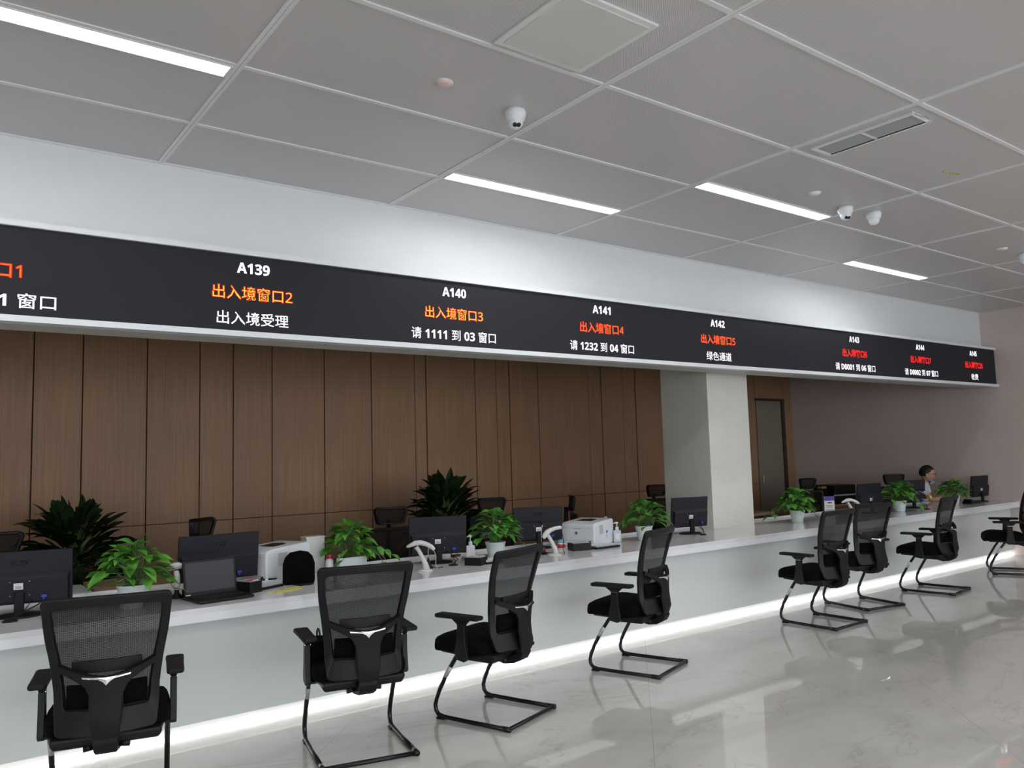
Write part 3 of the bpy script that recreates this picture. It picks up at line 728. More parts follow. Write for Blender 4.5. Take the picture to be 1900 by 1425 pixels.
def pothos(x, y, label, seed, R=.235, N=92, h=.215, pot='round', trails=(), squash=1.0, lean=(0, 0)):
    random.seed(seed)
    t = thing('potted_plant', label, 'plant', (x, y, CT), 0, 'green trailing plants in white pots on the counter')
    PH = .128
    if pot == 'round':
        p = MB().lathe([(.052, 0), (.056, .004), (.068, .07), (.077, PH - .012), (.080, PH - .010), (.080, PH), (.074, PH), (.071, PH - .012)], n=32).build('pot', m_pot, t)
        MB().lathe([(.066, PH - .014), (.05, PH - .006), (.01, PH - .004)], n=20).build('soil', m_soil, t)
    else:
        PH = .095
        q = MB(); 
        for x0, x1, y0, y1 in ((-.105, .105, -.055, -.050), (-.105, .105, .050, .055), (-.105, -.10, -.05, .05), (.10, .105, -.05, .05)): q.b2(x0, x1, y0, y1, 0, PH)
        q.b2(-.10, .10, -.05, .05, 0, .01); q.build('pot', m_pot, t, bevel=.001)
        MB().b2(-.099, .099, -.049, .049, .05, PH - .012).build('soil', m_soil, t)
    lf = MB(); st = MB()
    for i in range(N):
        az = random.uniform(0, 2 * PI); f = math.sqrt((i + .5) / N) * random.uniform(.8, 1.05); f = min(f, 1.05)
        r = R * .72 * f
        z = PH + .02 + h * .86 * (1 - f ** 1.9) + random.uniform(-.02, .025) + (.0 if f < .8 else random.uniform(-.03, .03))
        base = Vector((r * math.cos(az) + lean[0] * f, r * math.sin(az) * squash + lean[1] * f, z))
        az2 = az + random.uniform(-.6, .6)
        el = .75 * (1 - f) + random.uniform(-.35, .3) - .15 * f
        d = Vector((math.cos(az2) * math.cos(el), math.sin(az2) * math.cos(el), math.sin(el)))
        up = Vector((-math.cos(az) * .35 * f, -math.sin(az) * .35 * f, 1)) + Vector((random.uniform(-.35, .35), random.uniform(-.35, .35), 0))
        L = random.uniform(.088, .125) * (1.0 - .15 * f); leaf(lf, base, d, up, L, L * random.uniform(.66, .82), .22, random.uniform(.15, .6))
        root = Vector((random.uniform(-.03, .03), random.uniform(-.03, .03), PH - .01))
        mid = (root + base) / 2 + Vector((0, 0, .03 + .03 * (1 - f)))
        st.tube([root, mid, base], [.0025, .002, .0016], 4, cap=False)
    for (az, out, dz_, n) in trails:
        pts = []
        for k in range(6):
            s = k / 5; pts.append(Vector((math.cos(az) * (.06 + out * s), math.sin(az) * (.06 + out * s), max(.03, PH + .03 + .05 * math.sin(PI * s * .8) - dz_ * s * s))))
        st.tube(pts, .0022, 5)
        for k in range(n):
            s = (k + 1) / n; i0 = min(4, int(s * 5)); p = pts[i0].lerp(pts[i0 + 1], s * 5 - i0)
            az2 = az + random.choice((-1, 1)) * random.uniform(.5, 1.2); d = Vector((math.cos(az2), math.sin(az2), random.uniform(-.6, .2)))
            leaf(lf, p, d, Vector((0, 0, 1)), .075, .055, .22, .5)
    lf.build('foliage', m_leaf, t, fix=False); st.build('stems', m_stem, t, fix=False)
    return t
pothos(1.025, 4.94, 'leafy green plant in a white pot, leftmost on the counter', 11, trails=((-.4, .16, .10, 3),))
pothos(2.57, 5.42, 'green trailing plant in a rectangular white planter', 5, R=.22, N=74, h=.23, pot='rect', trails=((-.5, .24, .06, 5), (-.9, .20, .10, 4), (2.6, .2, .12, 4)))
pothos(3.656, 5.144, 'bushy green plant in a white pot beside the sanitiser bottle', 21, R=.245, trails=((-.9, .15, .07, 3),))
pothos(5.312, 5.17, 'green plant in a white pot just right of the emblem printer', 33, R=.225, h=.21, trails=((2.4, .20, .10, 4),), lean=(.03, -.03))
pothos(7.58, 5.13, 'green plant trailing to the left, in a white pot right of the pillar', 44, R=.22, h=.21, trails=((2.3, .24, .13, 6), (2.7, .18, .10, 5), (-.7, .14, .12, 4)))
pothos(9.464, 5.01, 'green plant in a white pot behind the overlapping chairs, left of the man', 55, R=.235, h=.20, trails=((-.8, .16, .12, 5),))
pothos(10.75, 4.98, 'dense green plant right of the seated man, its pot hidden by a chair', 66, R=.22, N=95, h=.16)

# big dark broad-leaved plants by the wood wall
def big_plant(x, y, top, R, label, seed):
    random.seed(seed)
    t = thing('floor_plant', label, 'plant', (x, y, 0), 0, 'large dark plants by the wood wall')
    MB().lathe([(.14, 0), (.15, .01), (.19, .30), (.20, .34), (.18, .34), (.17, .31)], n=28).build('pot', m_pot, t)
    MB().lathe([(.17, .30), (.10, .315), (.01, .318)], n=20).build('soil', m_soil, t)
    lf = MB(); st = MB(); N = 300
    for i in range(N):
        az = random.uniform(0, 2 * PI); u = (i + .5) / N                     # u: 0 low on the plant, 1 at the crown
        zc = .48 + (top - .80) * u; e = -.25 + 1.25 * u ** 1.5 + random.uniform(-.25, .45)
        if i > N - 26: e = random.uniform(1.0, 1.5)
        d = Vector((math.cos(az) * math.cos(e), math.sin(az) * math.cos(e), math.sin(e)))
        L = random.uniform(.22, .33); W = random.uniform(.075, .105)
        b0 = Vector((math.cos(az) * .05, math.sin(az) * .05, zc)); pet = random.uniform(.03, max(.04, (R + .02) - L)) * math.cos(max(0, e)) + .02
        b1 = b0 + d * pet; b1.z = min(b1.z, top - L * max(.05, math.sin(e)) * .95)
        if random.random() < .5: st.tube([Vector((0, 0, max(.3, zc - .12))), b0, b1], [.006, .005, .004], 5, cap=False)
        leaf(lf, b1, d, Vector((random.uniform(-.4, .4), random.uniform(-.4, .4), 1)) - d * .3, L, W, .3, random.uniform(.05, .5), heart=False, n=8)
    st.tube([(0, 0, .3), (.01, 0, top - .35)], .02, 8)
    lf.build('foliage', m_bleaf, t, fix=False); st.build('stems', m_stem, t, fix=False)
big_plant(1.04, 6.95, 1.345, .44, 'large dark broad-leaved plant at the left, before the wood wall', 7)
big_plant(4.40, 7.05, 1.40, .44, 'large dark broad-leaved plant in the middle, before the wood wall', 8)

# ------------------------------------------------------------------ laptop, printers and desk items
t = thing('laptop', 'open black laptop facing the visitors at the counter front', 'laptop', (1.482, 4.872, CT), math.radians(5))
MB().b2(-.16, .16, -.118, .118, .004, .019).build('base', m_blk, t, bevel=.004)
kb = MB()
for r in range(5):
    for c in range(13): kb.b2(-.145 + c * .0225, -.145 + c * .0225 + .018, .085 - r * .0225 - .018, .085 - r * .0225, .019, .0215)
kb.build('keyboard', mat('key_black', (.01, .01, .011), .5), t)
MB().b2(-.045, .045, -.10, -.04, .0188, .0196).build('touchpad', m_blk2, t)
lid = MB(); a = math.radians(12)
vs = [(sx * .158, .117 + math.sin(a) * zz + yy, .016 + math.cos(a) * zz) for yy in (0, .007) for zz in (0, .205) for sx in (-1, 1)]
lid.add(vs, [(0, 1, 3, 2), (4, 6, 7, 5), (0, 4, 5, 1), (2, 3, 7, 6), (0, 2, 6, 4), (1, 5, 7, 3)])
ld = lid.build('lid', m_blk, t, bevel=.002)
vs = [(sx * .145, .1165 + math.sin(a) * zz, .016 + math.cos(a) * zz) for zz in (.022, .192) for sx in (-1, 1)]
MB().add(vs, [(0, 1, 3, 2)]).build('screen', m_lapscr, ld, solid=.001)
vs = [(x, .1155 + math.sin(a) * z, .016 + math.cos(a) * z) for x, z in ((-.150, .006), (-.123, .006), (-.123, .011), (-.150, .011))]
MB().add(vs, [(0, 1, 2, 3)]).build('sticker', m_label, ld, solid=.0005)

def printer(x, y, rz, label, front_emblem, w=.37, d=.42, h=.215):
    # local: front faces -x, long side runs along +x
    t = thing('printer', label, 'printer', (x, y, CT), rz, 'white laser printers on the counter')
    body = MB(); n = 8
    prof = [(0, .0), (d, .0), (d, h * .93), (d * .93, h), (d * .12, h * .93), (.0, h * .86)]
    vs = [(px, -w / 2, pz) for px, pz in prof] + [(px, w / 2, pz) for px, pz in prof]; k = len(prof)
    body.add(vs, [tuple(range(k)), tuple(range(2 * k - 1, k - 1, -1))] + [(i, (i + 1) % k, k + (i + 1) % k, k + i) for i in range(k)])
    bo = body.build('body', m_wplast, t, bevel=.012, segs=3)
    def topz(px): return h * .93 + (h * .07) * (px - d * .12) / (d * .81)
    tr = MB(); vs = [(d * .30, -w * .22, topz(d * .30) + .001), (d * .62, -w * .22, topz(d * .62) + .001), (d * .70, 0, topz(d * .7) + .001), (d * .62, w * .22, topz(d * .62) + .001), (d * .30, w * .22, topz(d * .3) + .001)]
    tr.add(vs, [(0, 1, 2, 3, 4)]); tr.build('output_slot', m_blk, t, solid=.003)
    MB().add([(d * .14, -w * .30, topz(d * .14) + .0012), (d * .30, -w * .25, topz(d * .3) + .0012), (d * .30, w * .25, topz(d * .3) + .0012), (d * .14, w * .30, topz(d * .14) + .0012)], [(0, 1, 2, 3)]).build('output_tray', m_cream, t, solid=.003)
    g = MB()
    g.b2(-.0015, .001, -w / 2 + .02, w / 2 - .02, h * .72, h * .73); g.b2(-.0015, .001, -w / 2 + .02, w / 2 - .02, h * .22, h * .23)
    g.build('panel_seam', m_gplast, t)
    MB().b2(-.003, .004, -w * .12, w * .12, h * .685, h * .71).build('front_handle', m_gplast, t, bevel=.002)
    MB().b2(-.002, .004, -w * .40, -w * .33, h * .06, h * .22).build('power_window', m_blk, t)
    v_ = MB()
    for i in range(9): v_.b2(d * .26 + i * .009, d * .26 + i * .009 + .005, -w / 2 - .001, -w / 2 + .002, h * .45, h * .80)
    v_.build('side_vent', m_gplast, t)
    lb = MB().b2(d * .58, d * .68, -w / 2 - .0012, -w / 2 + .001, h * .22, h * .55).build('label', m_label, t)
    MB().b2(d * .585, d * .675, -w / 2 - .002, -w / 2, h * .44, h * .54).build('label_header', m_bluelab, lb)
    MB().b2(d * .60, d * .64, -w / 2 - .002, -w / 2, h * .27, h * .38).build('label_print', m_gplast, lb)
    if front_emblem:
        e = MB().lathe([(.0125, 0), (.0125, .002), (.002, .0022)], n=24, mtx=Matrix.Translation((-.0005, .01, h * .52)) @ Matrix.Rotation(-PI / 2, 4, 'Y')).build('emblem', m_ink, t)
        text('emblem_letters', 'hp', m_label, e, (-.004, .01, h * .52), .013, None, rz=-PI / 2, shear=.3, thick=.0008)
    return t
printer(1.808, 5.29, math.radians(24), 'white laser printer partly behind the black rounded bag', False, w=.28, d=.40, h=.24)
printer(4.61, 5.275, math.radians(22), 'white laser printer with a small round emblem on its front', True, w=.32, d=.40, h=.212)

def boxthing(name, label, cat, loc, rz, dims, m, bevel=.003, group=None):
    t = thing(name, label, cat, loc, math.radians(rz), group)
    MB().box((0, 0, dims[2] / 2), dims).build('body', m, t, bevel=bevel)
    return t
# white carton behind the planter
t = boxthing('storage_box', 'white box standing behind the planter, right of the printer', 'box', (2.335, 5.53, CT), 4, (.14, .09, .24), m_cream)
MB().box((0, 0, .246), (.15, .095, .012)).build('lid', m_cream, t, bevel=.002)
t = thing('white_bag', 'crumpled white bag at the rear end of the emblem printer', 'bag', (5.13, 5.47, CT), .5)
random.seed(9)
def crump(p): return p * (1 + .12 * math.sin(9 * p.x + 4 * p.z) * math.cos(7 * p.y + 3))
MB().ell((0, 0, .10), (.07, .035, .10), 18, 12, fn=crump).build('body', m_wplast, t, bevel=0)
MB().tube([(-.04, 0, .17), (-.02, 0, .205), (.02, 0, .205), (.04, 0, .17)], .004, 6).build('handle', m_wplast, t)
# black rounded bag
t = thing('rounded_bag', 'small black dome-shaped bag before the left printer', 'bag', (2.05, 5.075, CT), math.radians(-28))
prof = [(-.095, 0), (.095, 0), (.10, .02), (.10, .13), (.085, .175), (.055, .205), (.0, .215), (-.055, .205), (-.085, .175), (-.10, .13), (-.10, .02)]
vs = [(x, -.055, z) for x, z in prof] + [(x * .93, .055, z * .96) for x, z in prof]; k = len(prof)
MB().add(vs, [tuple(range(k)), tuple(range(2 * k - 1, k - 1, -1))] + [(i, (i + 1) % k, k + (i + 1) % k, k + i) for i in range(k)]).build('body', m_fab, t, bevel=.012, segs=3)
MB().ell((.01, -.055, .085), (.062, .018, .066), 20, 12).build('front_pocket', m_fab, t)
MB().tube([(-.03, -.06, .004), (.02, -.10, .006), (.07, -.085, .006), (.09, -.05, .006)], .007, 6).build('strap', m_blk, t)
# yellow edged sleeve
t = thing('document_sleeve', 'flat clear sleeve with a bright yellow edge lying on the counter', 'sleeve', (1.885, 4.875, CT), math.radians(22))
MB().b2(-.10, .10, -.028, .028, .0008, .0018).build('film', m_film, t)
e = MB(); e.tube([(-.105, -.03, .003), (.105, -.03, .003), (.115, 0, .004), (.105, .03, .003), (0, .034, .003), (-.02, 0, .004), (-.16, -.02, .003)], .0035, 6); e.b2(-.10, -.02, -.03, -.004, .002, .004)
e.build('edge', m_yel, t)
# stamp boxes and card readers
def stamp_box(x, y, rz, dims, label, papers):
    t = boxthing('small_box', label, 'box', (x, y, CT), rz, dims, m_blk, .003, 'small black boxes on the counter')
    X, Y, Z = dims
    MB().box((0, 0, Z + .001), (X - .012, Y - .012, .003)).build('lid', m_gplast, t)
    for i, (px, py, r, c) in enumerate(papers):
        MB().box((px, py, Z + .005 + i * .001), (.05, .03, .003), rotz(r)).build('paper_slip', c, t)
    return t
stamp_box(1.690, 4.985, 24, (.095, .13, .068), 'small black box with red-marked paper slips on top', [(.01, -.04, .3, m_label), (.01, -.02, .8, m_label), (-.005, -.03, .2, m_red)])
stamp_box(3.345, 4.955, 30, (.12, .13, .056), 'small black box with white slips, beside the sanitiser bottle', [(.02, -.04, .2, m_label), (.0, .0, .5, m_label)])
stamp_box(4.435, 5.055, -17, (.16, .12, .060), 'small black box before the emblem printer', [])
def card_reader(x, y, rz, dims, label):
    t = thing('card_reader', label, 'card reader', (x, y, CT), math.radians(rz), 'flat card readers on the counter'); X, Y, Z = dims
    MB().box((0, 0, .007), (X, Y, .014)).build('base', m_blk, t, bevel=.003)
    MB().box((0, .006, .014 + (Z - .014) / 2), (X * .97, Y * .88, Z - .014)).build('body', m_gplast, t, bevel=.003)
    MB().box((0, .008, Z + .0008), (X * .85, Y * .70, .002)).build('glass_top', m_wplast, t)
    return t
card_reader(1.835, 5.075, 24, (.18, .12, .042), 'flat silver and black card reader with a pen on it')
card_reader(3.47, 4.965, 5, (.15, .13, .03), 'flat black card reader half hidden by the third chair')
card_reader(4.68, 5.04, 2, (.27, .15, .026), 'thin black and silver card reader lying before the emblem printer')
t = thing('pen', 'black and white pen lying on the silver card reader', 'pen', (1.84, 5.09, CT + .0485), math.radians(-14))
MB().tube([(-.065, 0, 0), (-.01, 0, 0)], .0065, 8).build('cap', m_blk, t); MB().tube([(-.01, 0, 0), (.01, 0, 0)], .0068, 8).build('barrel_band', m_label, t); MB().tube([(.01, 0, 0), (.055, 0, 0), (.066, 0, 0)], [.0065, .006, .002], 8).build('barrel', m_blk, t)

# handheld scanners on stands
def scanner(x, y, rz, label, upright=False, pose='down'):
    t = thing('barcode_scanner', label, 'scanner', (x, y, CT), rz, 'white scanners on the counter')
    if upright:
        MB().lathe([(.035, 0), (.034, .010), (.014, .03), (.012, .06)], n=20).build('stand', m_blk, t)
        MB().tube([(0, 0, .05), (.002, 0, .08), (.002, 0, .13), (-.004, 0, .16)], [.013, .018, .017, .014], 12).build('handle', m_cream, t)
        MB().tube([(.03, 0, .186), (.005, 0, .190), (-.03, 0, .182), (-.052, 0, .172)], [.014, .022, .021, .016], 12).build('head', m_cream, t)
        MB().b2(-.006, .010, -.008, .008, .209, .213).build('button', m_ink, t)
        return t
    # curved stand leaning back, scanner laid across its top; nose towards -x
    MB().lathe([(.052, 0), (.054, .004), (.046, .009), (.026, .013)], n=28).build('foot', m_cream, t)
    MB().tube([(.008, 0, .006), (.0, 0, .05), (-.022, 0, .10), (-.046, 0, .145), (-.062, 0, .168)], [.026, .019, .015, .014, .016], 12).build('stand', m_cream, t)
    if pose == 'down': path, rr = [(-.128, 0, .170), (-.105, 0, .178), (-.07, 0, .193), (-.03, 0, .196), (.01, 0, .185), (.045, 0, .165), (.066, 0, .145)], [.008, .013, .018, .018, .016, .016, .011]
    else: path, rr = [(-.095, 0, .135), (-.08, 0, .155), (-.06, 0, .178), (-.03, 0, .197), (.01, 0, .208), (.045, 0, .212), (.06, 0, .209)], [.014, .021, .022, .018, .015, .015, .010]
    h = MB().tube(path, rr, 14).build('handset', m_cream, t)
    p0 = Vector(path[0]); MB().box(p0 + Vector((-.004, 0, .0)), (.006, .022, .008)).build('scan_window', m_lens, h)
    MB().tube([Vector(path[-1]) + Vector((-.004, 0, -.004)), (.075, .01, .10), (.07, .015, .04), (.085, .02, .006)], .003, 6).build('cable', m_blk if pose != 'down' else m_gplast, t)
    return t
VA = -.65
scanner(1.30, 5.09, VA, 'white upright scanner between the leftmost plant and the laptop', upright=True)
scanner(2.915, 4.95, VA, 'white scanner lying on a curved stand beside the microphone')
scanner(4.085, 4.945, VA + .25, 'white scanner tilted nose down, before the monitor beside the emblem printer', pose='up')
scanner(8.40, 4.97, VA, 'white scanner on a stand right of the purple-topped sign')
# microphones
def mic(x, y, rz, label, h=.21):
    t = thing('microphone', label, 'microphone', (x, y, CT), rz, 'gooseneck microphones on the counter')
    MB().lathe([(.036, 0), (.036, .008), (.022, .02), (.010, .055), (.005, .075)], n=20).build('base', m_blk, t)
    MB().tube([(0, 0, .07), (0, 0, h * .62), (.006, 0, h * .82), (.014, 0, h * .95)], .0028, 8).build('gooseneck', m_chrome, t)
    MB().tube([(.014, 0, h * .93), (.0, -.006, h), (-.012, -.01, h * 1.04)], [.006, .013, .010], 10).build('head', m_blk, t)
    MB().tube([(.02, 0, .01), (.06, -.02, .004), (.10, .01, .004), (.09, .05, .004)], .0025, 6).build('cable', m_blk, t)
mic(3.005, 5.06, VA, 'gooseneck microphone in front of a monitor, beside the curved scanner', .20)
mic(4.10, 5.13, VA, 'gooseneck microphone behind the nose-down scanner', .245)
# sanitiser bottles
def sanitiser(x, y, label, h=1.0, m=None):
    t = thing('sanitiser_bottle', label, 'bottle', (x, y, CT), VA, 'pump bottles on the counter')
    MB().box((0, 0, .055 * h), (.068, .042, .11 * h)).build('body', m or m_wplast, t, bevel=.01, segs=3)
    MB().lathe([(.020, .108 * h), (.016, .118 * h), (.014, .14 * h)], n=18).build('cap', m_wplast, t)
    p = MB(); p.tube([(0, 0, .14 * h), (0, 0, .172 * h)], .004, 8); p.tube([(.012, 0, .176 * h), (-.006, 0, .178 * h), (-.030, 0, .172 * h)], [.007, .009, .004], 8); p.build('pump', m_wplast, t)
    MB().b2(-.018, .020, -.0216, -.0208, .025 * h, .08 * h).build('label', m_label, t)
sanitiser(3.455, 5.19, 'white pump bottle of sanitiser left of the bushy plant', 1.03)
sanitiser(5.045, 5.24, 'translucent pump bottle standing right of the emblem printer', .95, m_sanit)
# red capped bottle, cup, red items
t = thing('bottle', 'small white bottle with a red cap beside the rectangular planter', 'bottle', (2.40, 5.40, CT), 0)
MB().lathe([(.026, 0), (.028, .01), (.028, .085), (.014, .10)], n=20).build('body', m_wplast, t); MB().lathe([(.018, .099), (.018, .125), (.014, .128)], n=18).build('cap', m_red, t)
t = thing('packet', 'little red and white packet behind the sanitiser bottle', 'packet', (3.43, 5.36, CT), .2)
MB().box((0, 0, .008), (.09, .04, .016)).build('tray', m_label, t, bevel=.002); MB().box((0, 0, .026), (.08, .034, .02)).build('wrapper', mat('brick_red', (.25, .07, .06), .6), t, bevel=.003)
t = thing('small_tub', 'small tub with a red label and light blue lid, before the emblem printer', 'tub', (4.345, 5.175, CT), 0)
MB().lathe([(.028, 0), (.030, .005), (.030, .062)], n=20).build('body', m_wplast, t); MB().lathe([(.0308, .018), (.0308, .048)], n=20).build('label', m_red, t); MB().lathe([(.031, .060), (.031, .074), (.012, .084)], n=20).build('lid', m_ltblue, t)
t = thing('small_ornament', 'small dark red ornament at the foot of the nose-down scanner', 'ornament', (4.055, 5.055, CT), 0)
MB().box((0, 0, .008), (.05, .05, .016)).build('base', m_blk, t, bevel=.003); MB().lathe([(.012, .014), (.02, .03), (.016, .05), (.006, .06)], n=14).build('body', m_dred, t)
# purple topped sign
t = thing('sign_holder', 'upright white sign card with a purple top strip', 'sign', (8.46, 5.30, CT), VA + .15)
MB().box((0, 0, .004), (.13, .06, .008)).build('base', m_wplast, t, bevel=.002)
MB().b2(-.062, .062, -.004, .004, .006, .222).build('card', m_label, t)
MB().b2(-.062, .062, -.0062, -.0042, .175, .222).build('purple_strip', m_purple, t)
pr = MB(); pr.b2(-.02, .028, -.0056, -.0042, .145, .158)
for i, z in enumerate((.115, .10, .07, .055, .04)): pr.b2(-.045, .045 - .01 * (i % 2), -.0056, -.0042, z, z + .004)
pr.build('printed_lines', m_ink, t)
# power adapter by the laptop
t = thing('power_adapter', 'small white-labelled power adapter between the scanner and the laptop', 'adapter', (1.35, 5.05, CT), math.radians(20))
MB().box((0, 0, .024), (.04, .05, .048)).build('body', m_blk, t, bevel=.003); MB().b2(-.014, .016, -.0265, -.0245, .008, .042).build('label', m_label, t)
MB().tube([(.0, -.02, .01), (-.03, -.07, .004), (-.06, -.05, .004), (-.04, .0, .004)], .0028, 6).build('cable', m_blk, t)
# flower ornament
t = thing('flower_ornament', 'clear stand with white petals and a yellow bud beside the seated man', 'ornament', (9.93, 4.92, CT), VA)
MB().lathe([(.035, 0), (.035, .006), (.01, .012)], n=20).build('base', m_blk, t)
s = MB(); s.tube([(0, 0, .01), (.004, 0, .09), (-.01, 0, .17)], .003, 6); s.tube([(.002, 0, .07), (.04, .0, .13)], .002, 6); s.build('stem', m_blk, t)
pt = MB()
for i, (z, az, L) in enumerate([(.17, 0, .09), (.17, 1.3, .08), (.17, 2.6, .09), (.17, 3.9, .08), (.17, 5.2, .09), (.09, .8, .07), (.09, 3.6, .07), (.06, 2.2, .06), (.06, 5.0, .06)]):
    leaf(pt, Vector((0, 0, z)), Vector((math.cos(az), math.sin(az), .75)), Vector((0, 0, 1)), L * 1.15, .055, .2, .1, heart=False)
pt.build('petals', m_label, t, fix=False)
MB().ell((.05, 0, .145), (.018, .018, .022), 12, 8).build('yellow_bud', m_yel, t)
# telephone near the rightmost monitor
t = thing('telephone', 'dark desk telephone with a blue plug left of the rightmost monitor', 'telephone', (11.17, 4.95, CT), -.2)
MB().box((0, 0, .018), (.20, .14, .036), taper=.85).build('body', m_blk, t, bevel=.006); MB().tube([(-.07, -.05, .045), (-.07, .05, .045)], .014, 10).build('handset', m_blk2, t)
MB().box((.12, -.01, .018), (.07, .035, .03)).build('plug', m_blue, t, bevel=.004)
# behind the counter
t = boxthing('black_printer', 'dark boxy machine on the low cabinet behind the purple-topped sign', 'printer', (10.62, 6.56, .70), -6, (.46, .36, .26), m_blk, .01)
MB().box((0, -.181, .12), (.5, .004, .02)).build('front_slot', m_gplast, t)
t = thing('low_cabinet', 'low brown wood cabinet under the dark boxy machine', 'cabinet', (10.30, 6.60, 0))
MB().b2(-.48, .60, -.25, .25, 0, .67).build('body', m_wood, t); MB().b2(-.50, .62, -.27, .27, .67, .70).build('cabinet_top', m_lwood, t, bevel=.002)
for s_ in (-.21, .33):
    dd = MB().b2(s_ - .25, s_ + .25, -.262, -.25, .05, .64).build('door', m_wood, t); MB().b2(s_ + .22, s_ + .235, -.275, -.262, .35, .45).build('handle', m_chrome, dd)
t = thing('small_carton', 'little orange box beside the dark boxy machine', 'box', (10.25, 6.52, .70), 0)
MB().box((0, 0, .11), (.14, .08, .22)).build('body', m_blk, t, bevel=.004); MB().box((0, 0, .235), (.12, .07, .03)).build('orange_top', m_orange, t, bevel=.004)
t = thing('side_table', 'light wood table top just right of the pillar, behind the counter', 'table', (8.25, 6.42, 0))
MB().b2(-.45, .45, -.22, .22, .68, .715).build('table_top', m_lwood, t, bevel=.003)
for sx in (-.42, .42):
    for sy in (-.19, .19): MB().b2(sx - .02, sx + .02, sy - .02, sy + .02, 0, .68).build('leg', m_lwood, t)
t = thing('low_cabinet', 'low brown wood cabinet seen behind the leftmost potted plant', 'cabinet', (1.13, 5.95, 0))
MB().b2(-.16, .30, -.2, .2, 0, .73).build('body', m_wood, t, bevel=.003); MB().b2(-.14, .28, -.212, -.2, .05, .70).build('door', m_wood, t)
t = thing('low_cabinet', 'low white cabinet between the left monitor and the brown cabinet', 'cabinet', (.885, 5.95, 0))
MB().b2(-.04, .075, -.2, .2, 0, .715).build('body', m_wplast, t, bevel=.003); MB().b2(-.03, .065, -.212, -.2, .05, .68).build('door', m_wplast, t)

# ------------------------------------------------------------------ seated man
t = thing('stool', 'round black stool under the seated man, behind the counter', 'stool', (11.34, 5.83, 0), 0)
MB().lathe([(.17, .43), (.19, .445), (.19, .48), (.17, .492), (.05, .495)], n=28).build('seat', m_fab, t)
MB().tube([(0, 0, .06), (0, 0, .44)], .025, 12).build('gas_post', m_steel, t)
b_ = MB()
for k in range(5): b_.tube([(0, 0, .08), (.24 * math.cos(k * 1.2566), .24 * math.sin(k * 1.2566), .02)], [.028, .018], 8)
b_.build('base', m_blk, t)
def skin_body(name, chain, m, parent, sub=2, extra_edges=()):
    pts = [c[0] for c in chain]; edges = [c[2] for c in chain if c[2] is not None]
    me = bpy.data.meshes.new(name); me.from_pydata(pts, [(i, c[2]) for i, c in enumerate(chain) if c[2] is not None], []); me.update()
    o = bpy.data.objects.new(name, me); COL.objects.link(o); o.parent = parent
    md = o.modifiers.new('skin', 'SKIN'); md.use_smooth_shade = True
    if not me.skin_vertices: me.skin_vertices.new(name='')
    for i, c in enumerate(chain):
        r = c[1]; me.skin_vertices[0].data[i].radius = r if isinstance(r, tuple) else (r, r)
        me.skin_vertices[0].data[i].use_root = (c[2] is None)
    s_ = o.modifiers.new('sub', 'SUBSURF'); s_.levels = sub; s_.render_levels = sub
    me.materials.append(m); return o
# local: faces -y, seat height .46
man = thing('person', 'man in a white T-shirt with glasses and a blue mask under his chin, seated', 'person', (11.34, 5.83, 0), math.radians(28))
chain = [((0, .02, .585), (.15, .09), None),      # 0 pelvis
         ((0, 0, .66), (.135, .10), 0), ((0, -.07, .77), (.15, .105), 1), ((0, -.165, .90), (.13, .09), 2), ((0, -.185, .95), (.055, .05), 3), ((0, -.20, .985), (.048, .046), 4),
         ((-.17, -.175, .915), (.06, .06), 3), ((-.225, -.20, .79), (.048, .048), 6), ((-.20, -.24, .735), (.04, .04), 7), ((-.12, -.38, .745), (.033, .028), 8), ((-.06, -.43, .74), (.026, .022), 9),
         ((.17, -.175, .915), (.06, .06), 3), ((.23, -.20, .79), (.048, .048), 11), ((.20, -.25, .735), (.04, .04), 12), ((.12, -.40, .745), (.033, .028), 13), ((.06, -.44, .74), (.026, .022), 14),
         ((-.10, -.03, .575), (.09, .07), 0), ((-.13, -.22, .57), (.07, .07), 16), ((-.13, -.26, .30), (.055, .055), 17), ((-.13, -.16, .09), (.04, .04), 18), ((-.13, -.24, .04), (.04, .03), 19),
         ((.10, -.03, .575), (.09, .07), 0), ((.13, -.22, .57), (.07, .07), 21), ((.13, -.26, .30), (.055, .055), 22), ((.13, -.16, .09), (.04, .04), 23), ((.13, -.24, .04), (.04, .03), 24)]
body = skin_body('body', chain, m_skin, man)
# hands: palm and fingers resting on the worktop
for s_ in (-1, 1):
    hm = MB(); base = Vector((s_ * .045, -.445, .735))
    hm.ell(base + Vector((0, -.02, 0)), (.030, .045, .014), 14, 8)
    for k, (dx, L) in enumerate(((-.024, .055), (-.008, .068), (.008, .066), (.023, .052))):
        p = base + Vector((dx, -.055, .002)); hm.tube([p, p + Vector((dx * .1, -L * .5, .006)), p + Vector((dx * .15, -L, -.006))], [.0085, .008, .006], 8)
    th = base + Vector((-s_ * .026, -.005, 0)); hm.tube([th, th + Vector((-s_ * .018, -.025, .004)), th + Vector((-s_ * .022, -.048, -.002))], [.011, .009, .007], 8)
    hm.build('hand', m_skin, man)
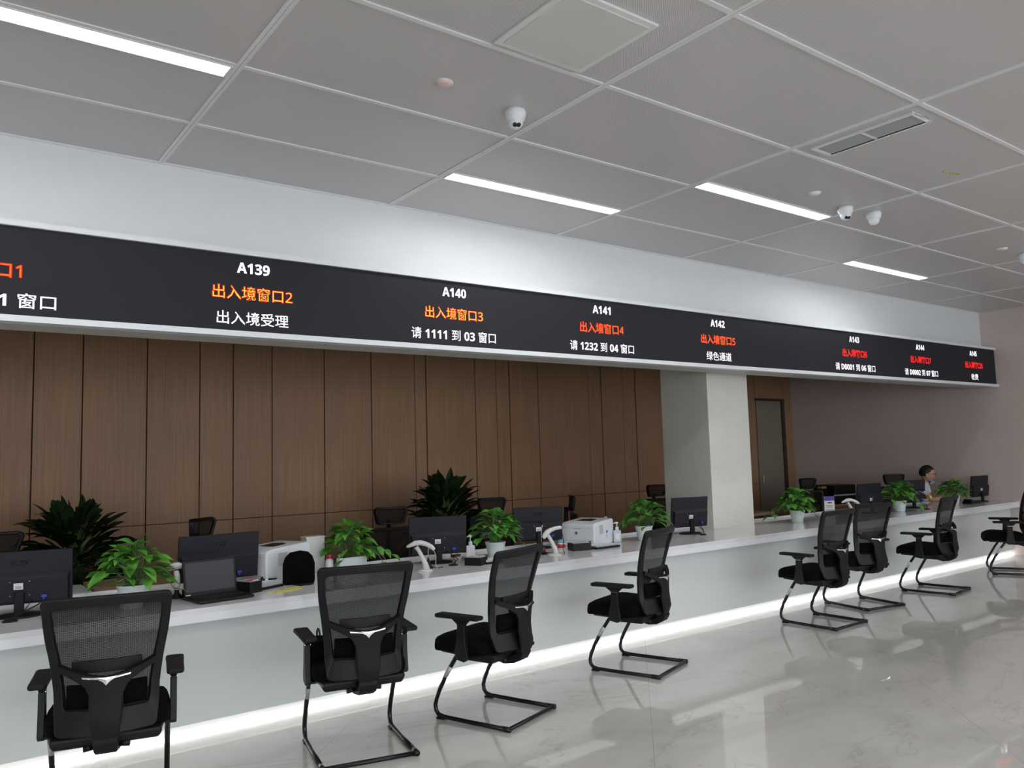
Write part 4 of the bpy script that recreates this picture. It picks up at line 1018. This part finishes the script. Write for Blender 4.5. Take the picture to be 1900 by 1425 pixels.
# shirt
ch2 = [((0, .02, .60), (.165, .105), None), ((0, 0, .67), (.150, .115), 0), ((0, -.07, .77), (.163, .118), 1), ((0, -.165, .90), (.135, .098), 2), ((0, -.185, .945), (.07, .06), 3),
       ((-.17, -.175, .915), (.075, .075), 3), ((-.225, -.195, .79), (.068, .068), 5), ((.17, -.175, .915), (.075, .075), 3), ((.23, -.195, .79), (.068, .068), 7)]
skin_body('shirt', ch2, m_shirt, man)
ch3 = [((0, .03, .585), (.165, .092), None), ((-.10, -.03, .575), (.098, .08), 0), ((-.13, -.22, .57), (.08, .08), 1), ((-.13, -.26, .30), (.068, .068), 2), ((-.13, -.16, .11), (.058, .058), 3),
       ((.10, -.03, .575), (.098, .08), 0), ((.13, -.22, .57), (.08, .08), 5), ((.13, -.26, .30), (.068, .068), 6), ((.13, -.16, .11), (.058, .058), 7)]
skin_body('trousers', ch3, m_trous, man)
# head, built facing -y, then turned slightly down
HC = Matrix.Translation((0, -.225, 1.075)) @ Matrix.Rotation(math.radians(6), 4, 'X') @ Matrix.Rotation(math.radians(-2), 4, 'Z')
def headf(p):
    q = p.copy()
    if q.z < 0: q.x *= 1 - .28 * (-q.z) ** 1.5; q.y = q.y * (1 - .12 * (-q.z)) - .10 * (-q.z)
    if q.y > 0 and q.z < -.2: q.y *= 1 - .35 * (-q.z - .2)
    return q
hd = MB().ell((0, 0, 0), (.076, .096, .118), 28, 20, mtx=HC, fn=headf)
hd.add([(-.010, -.092, .012), (.010, -.092, .012), (.017, -.090, -.030), (-.017, -.090, -.030), (0, -.124, -.024), (0, -.098, .018)], [(5, 0, 4), (5, 4, 1), (0, 3, 4), (1, 4, 2), (3, 2, 4)], True, HC)
for s_ in (-1, 1):
    hd.ell((s_ * .078, .008, -.008), (.008, .018, .031), 10, 8, mtx=HC)
hd.tube([HC @ Vector((0, .03, -.07)), HC @ Vector((0, .03, -.16))], [.05, .052], 16)
head = hd.build('head', m_skin, man)
ey = MB(); lip = MB()
for s_ in (-1, 1): ey.ell((s_ * .032, -.083, .012), (.012, .008, .006), 10, 6, mtx=HC)
ey.build('eyes', m_lens, head)
lip.ell((0, -.0855, -.058), (.022, .008, .007), 12, 6, mtx=HC); lip.build('mouth', mat('lips', (.35, .13, .11), .5), head)
def hairf(p):
    q = headf(p)
    if p.z < .25 and p.y < -.15: q = q * .90
    if p.z < .55 and p.y < -.45: q = q * .90
    if p.z < -.35: q = q * .88
    return q
MB().ell((0, .008, .016), (.084, .104, .118), 30, 20, mtx=HC, fn=hairf).build('hair', m_hair, man)
g = MB()
for s_ in (-1, 1):
    ring = [HC @ Vector((s_ * .033 + .024 * math.cos(a), -.104, .012 + .017 * math.sin(a))) for a in [2 * PI * k / 12 for k in range(13)]]
    g.tube(ring, .0018, 5); g.tube([HC @ Vector((s_ * .057, -.104, .016)), HC @ Vector((s_ * .080, -.05, .014)), HC @ Vector((s_ * .080, .01, .008))], .0018, 5)
g.tube([HC @ Vector((-.010, -.106, .014)), HC @ Vector((.010, -.106, .014))], .0018, 5)
g.build('glasses', m_blk, man)
mk = MB()
def mkf(u, v):
    a = (u - .5) * 2.5; z = -.078 - .052 * v; return HC @ Vector((.074 * math.sin(a), -.028 - .074 * math.cos(a) + .03 * v * v, z))
mk.grid(mkf, 12, 4); mko = mk.build('face_mask', m_mask, man, solid=.003)
lo = MB()
for s_ in (-1, 1): lo.tube([HC @ Vector((s_ * .070, -.062, -.09)), HC @ Vector((s_ * .080, -.02, -.05)), HC @ Vector((s_ * .082, .012, -.03))], .0014, 5)
lo.build('ear_loop', m_label, mko)
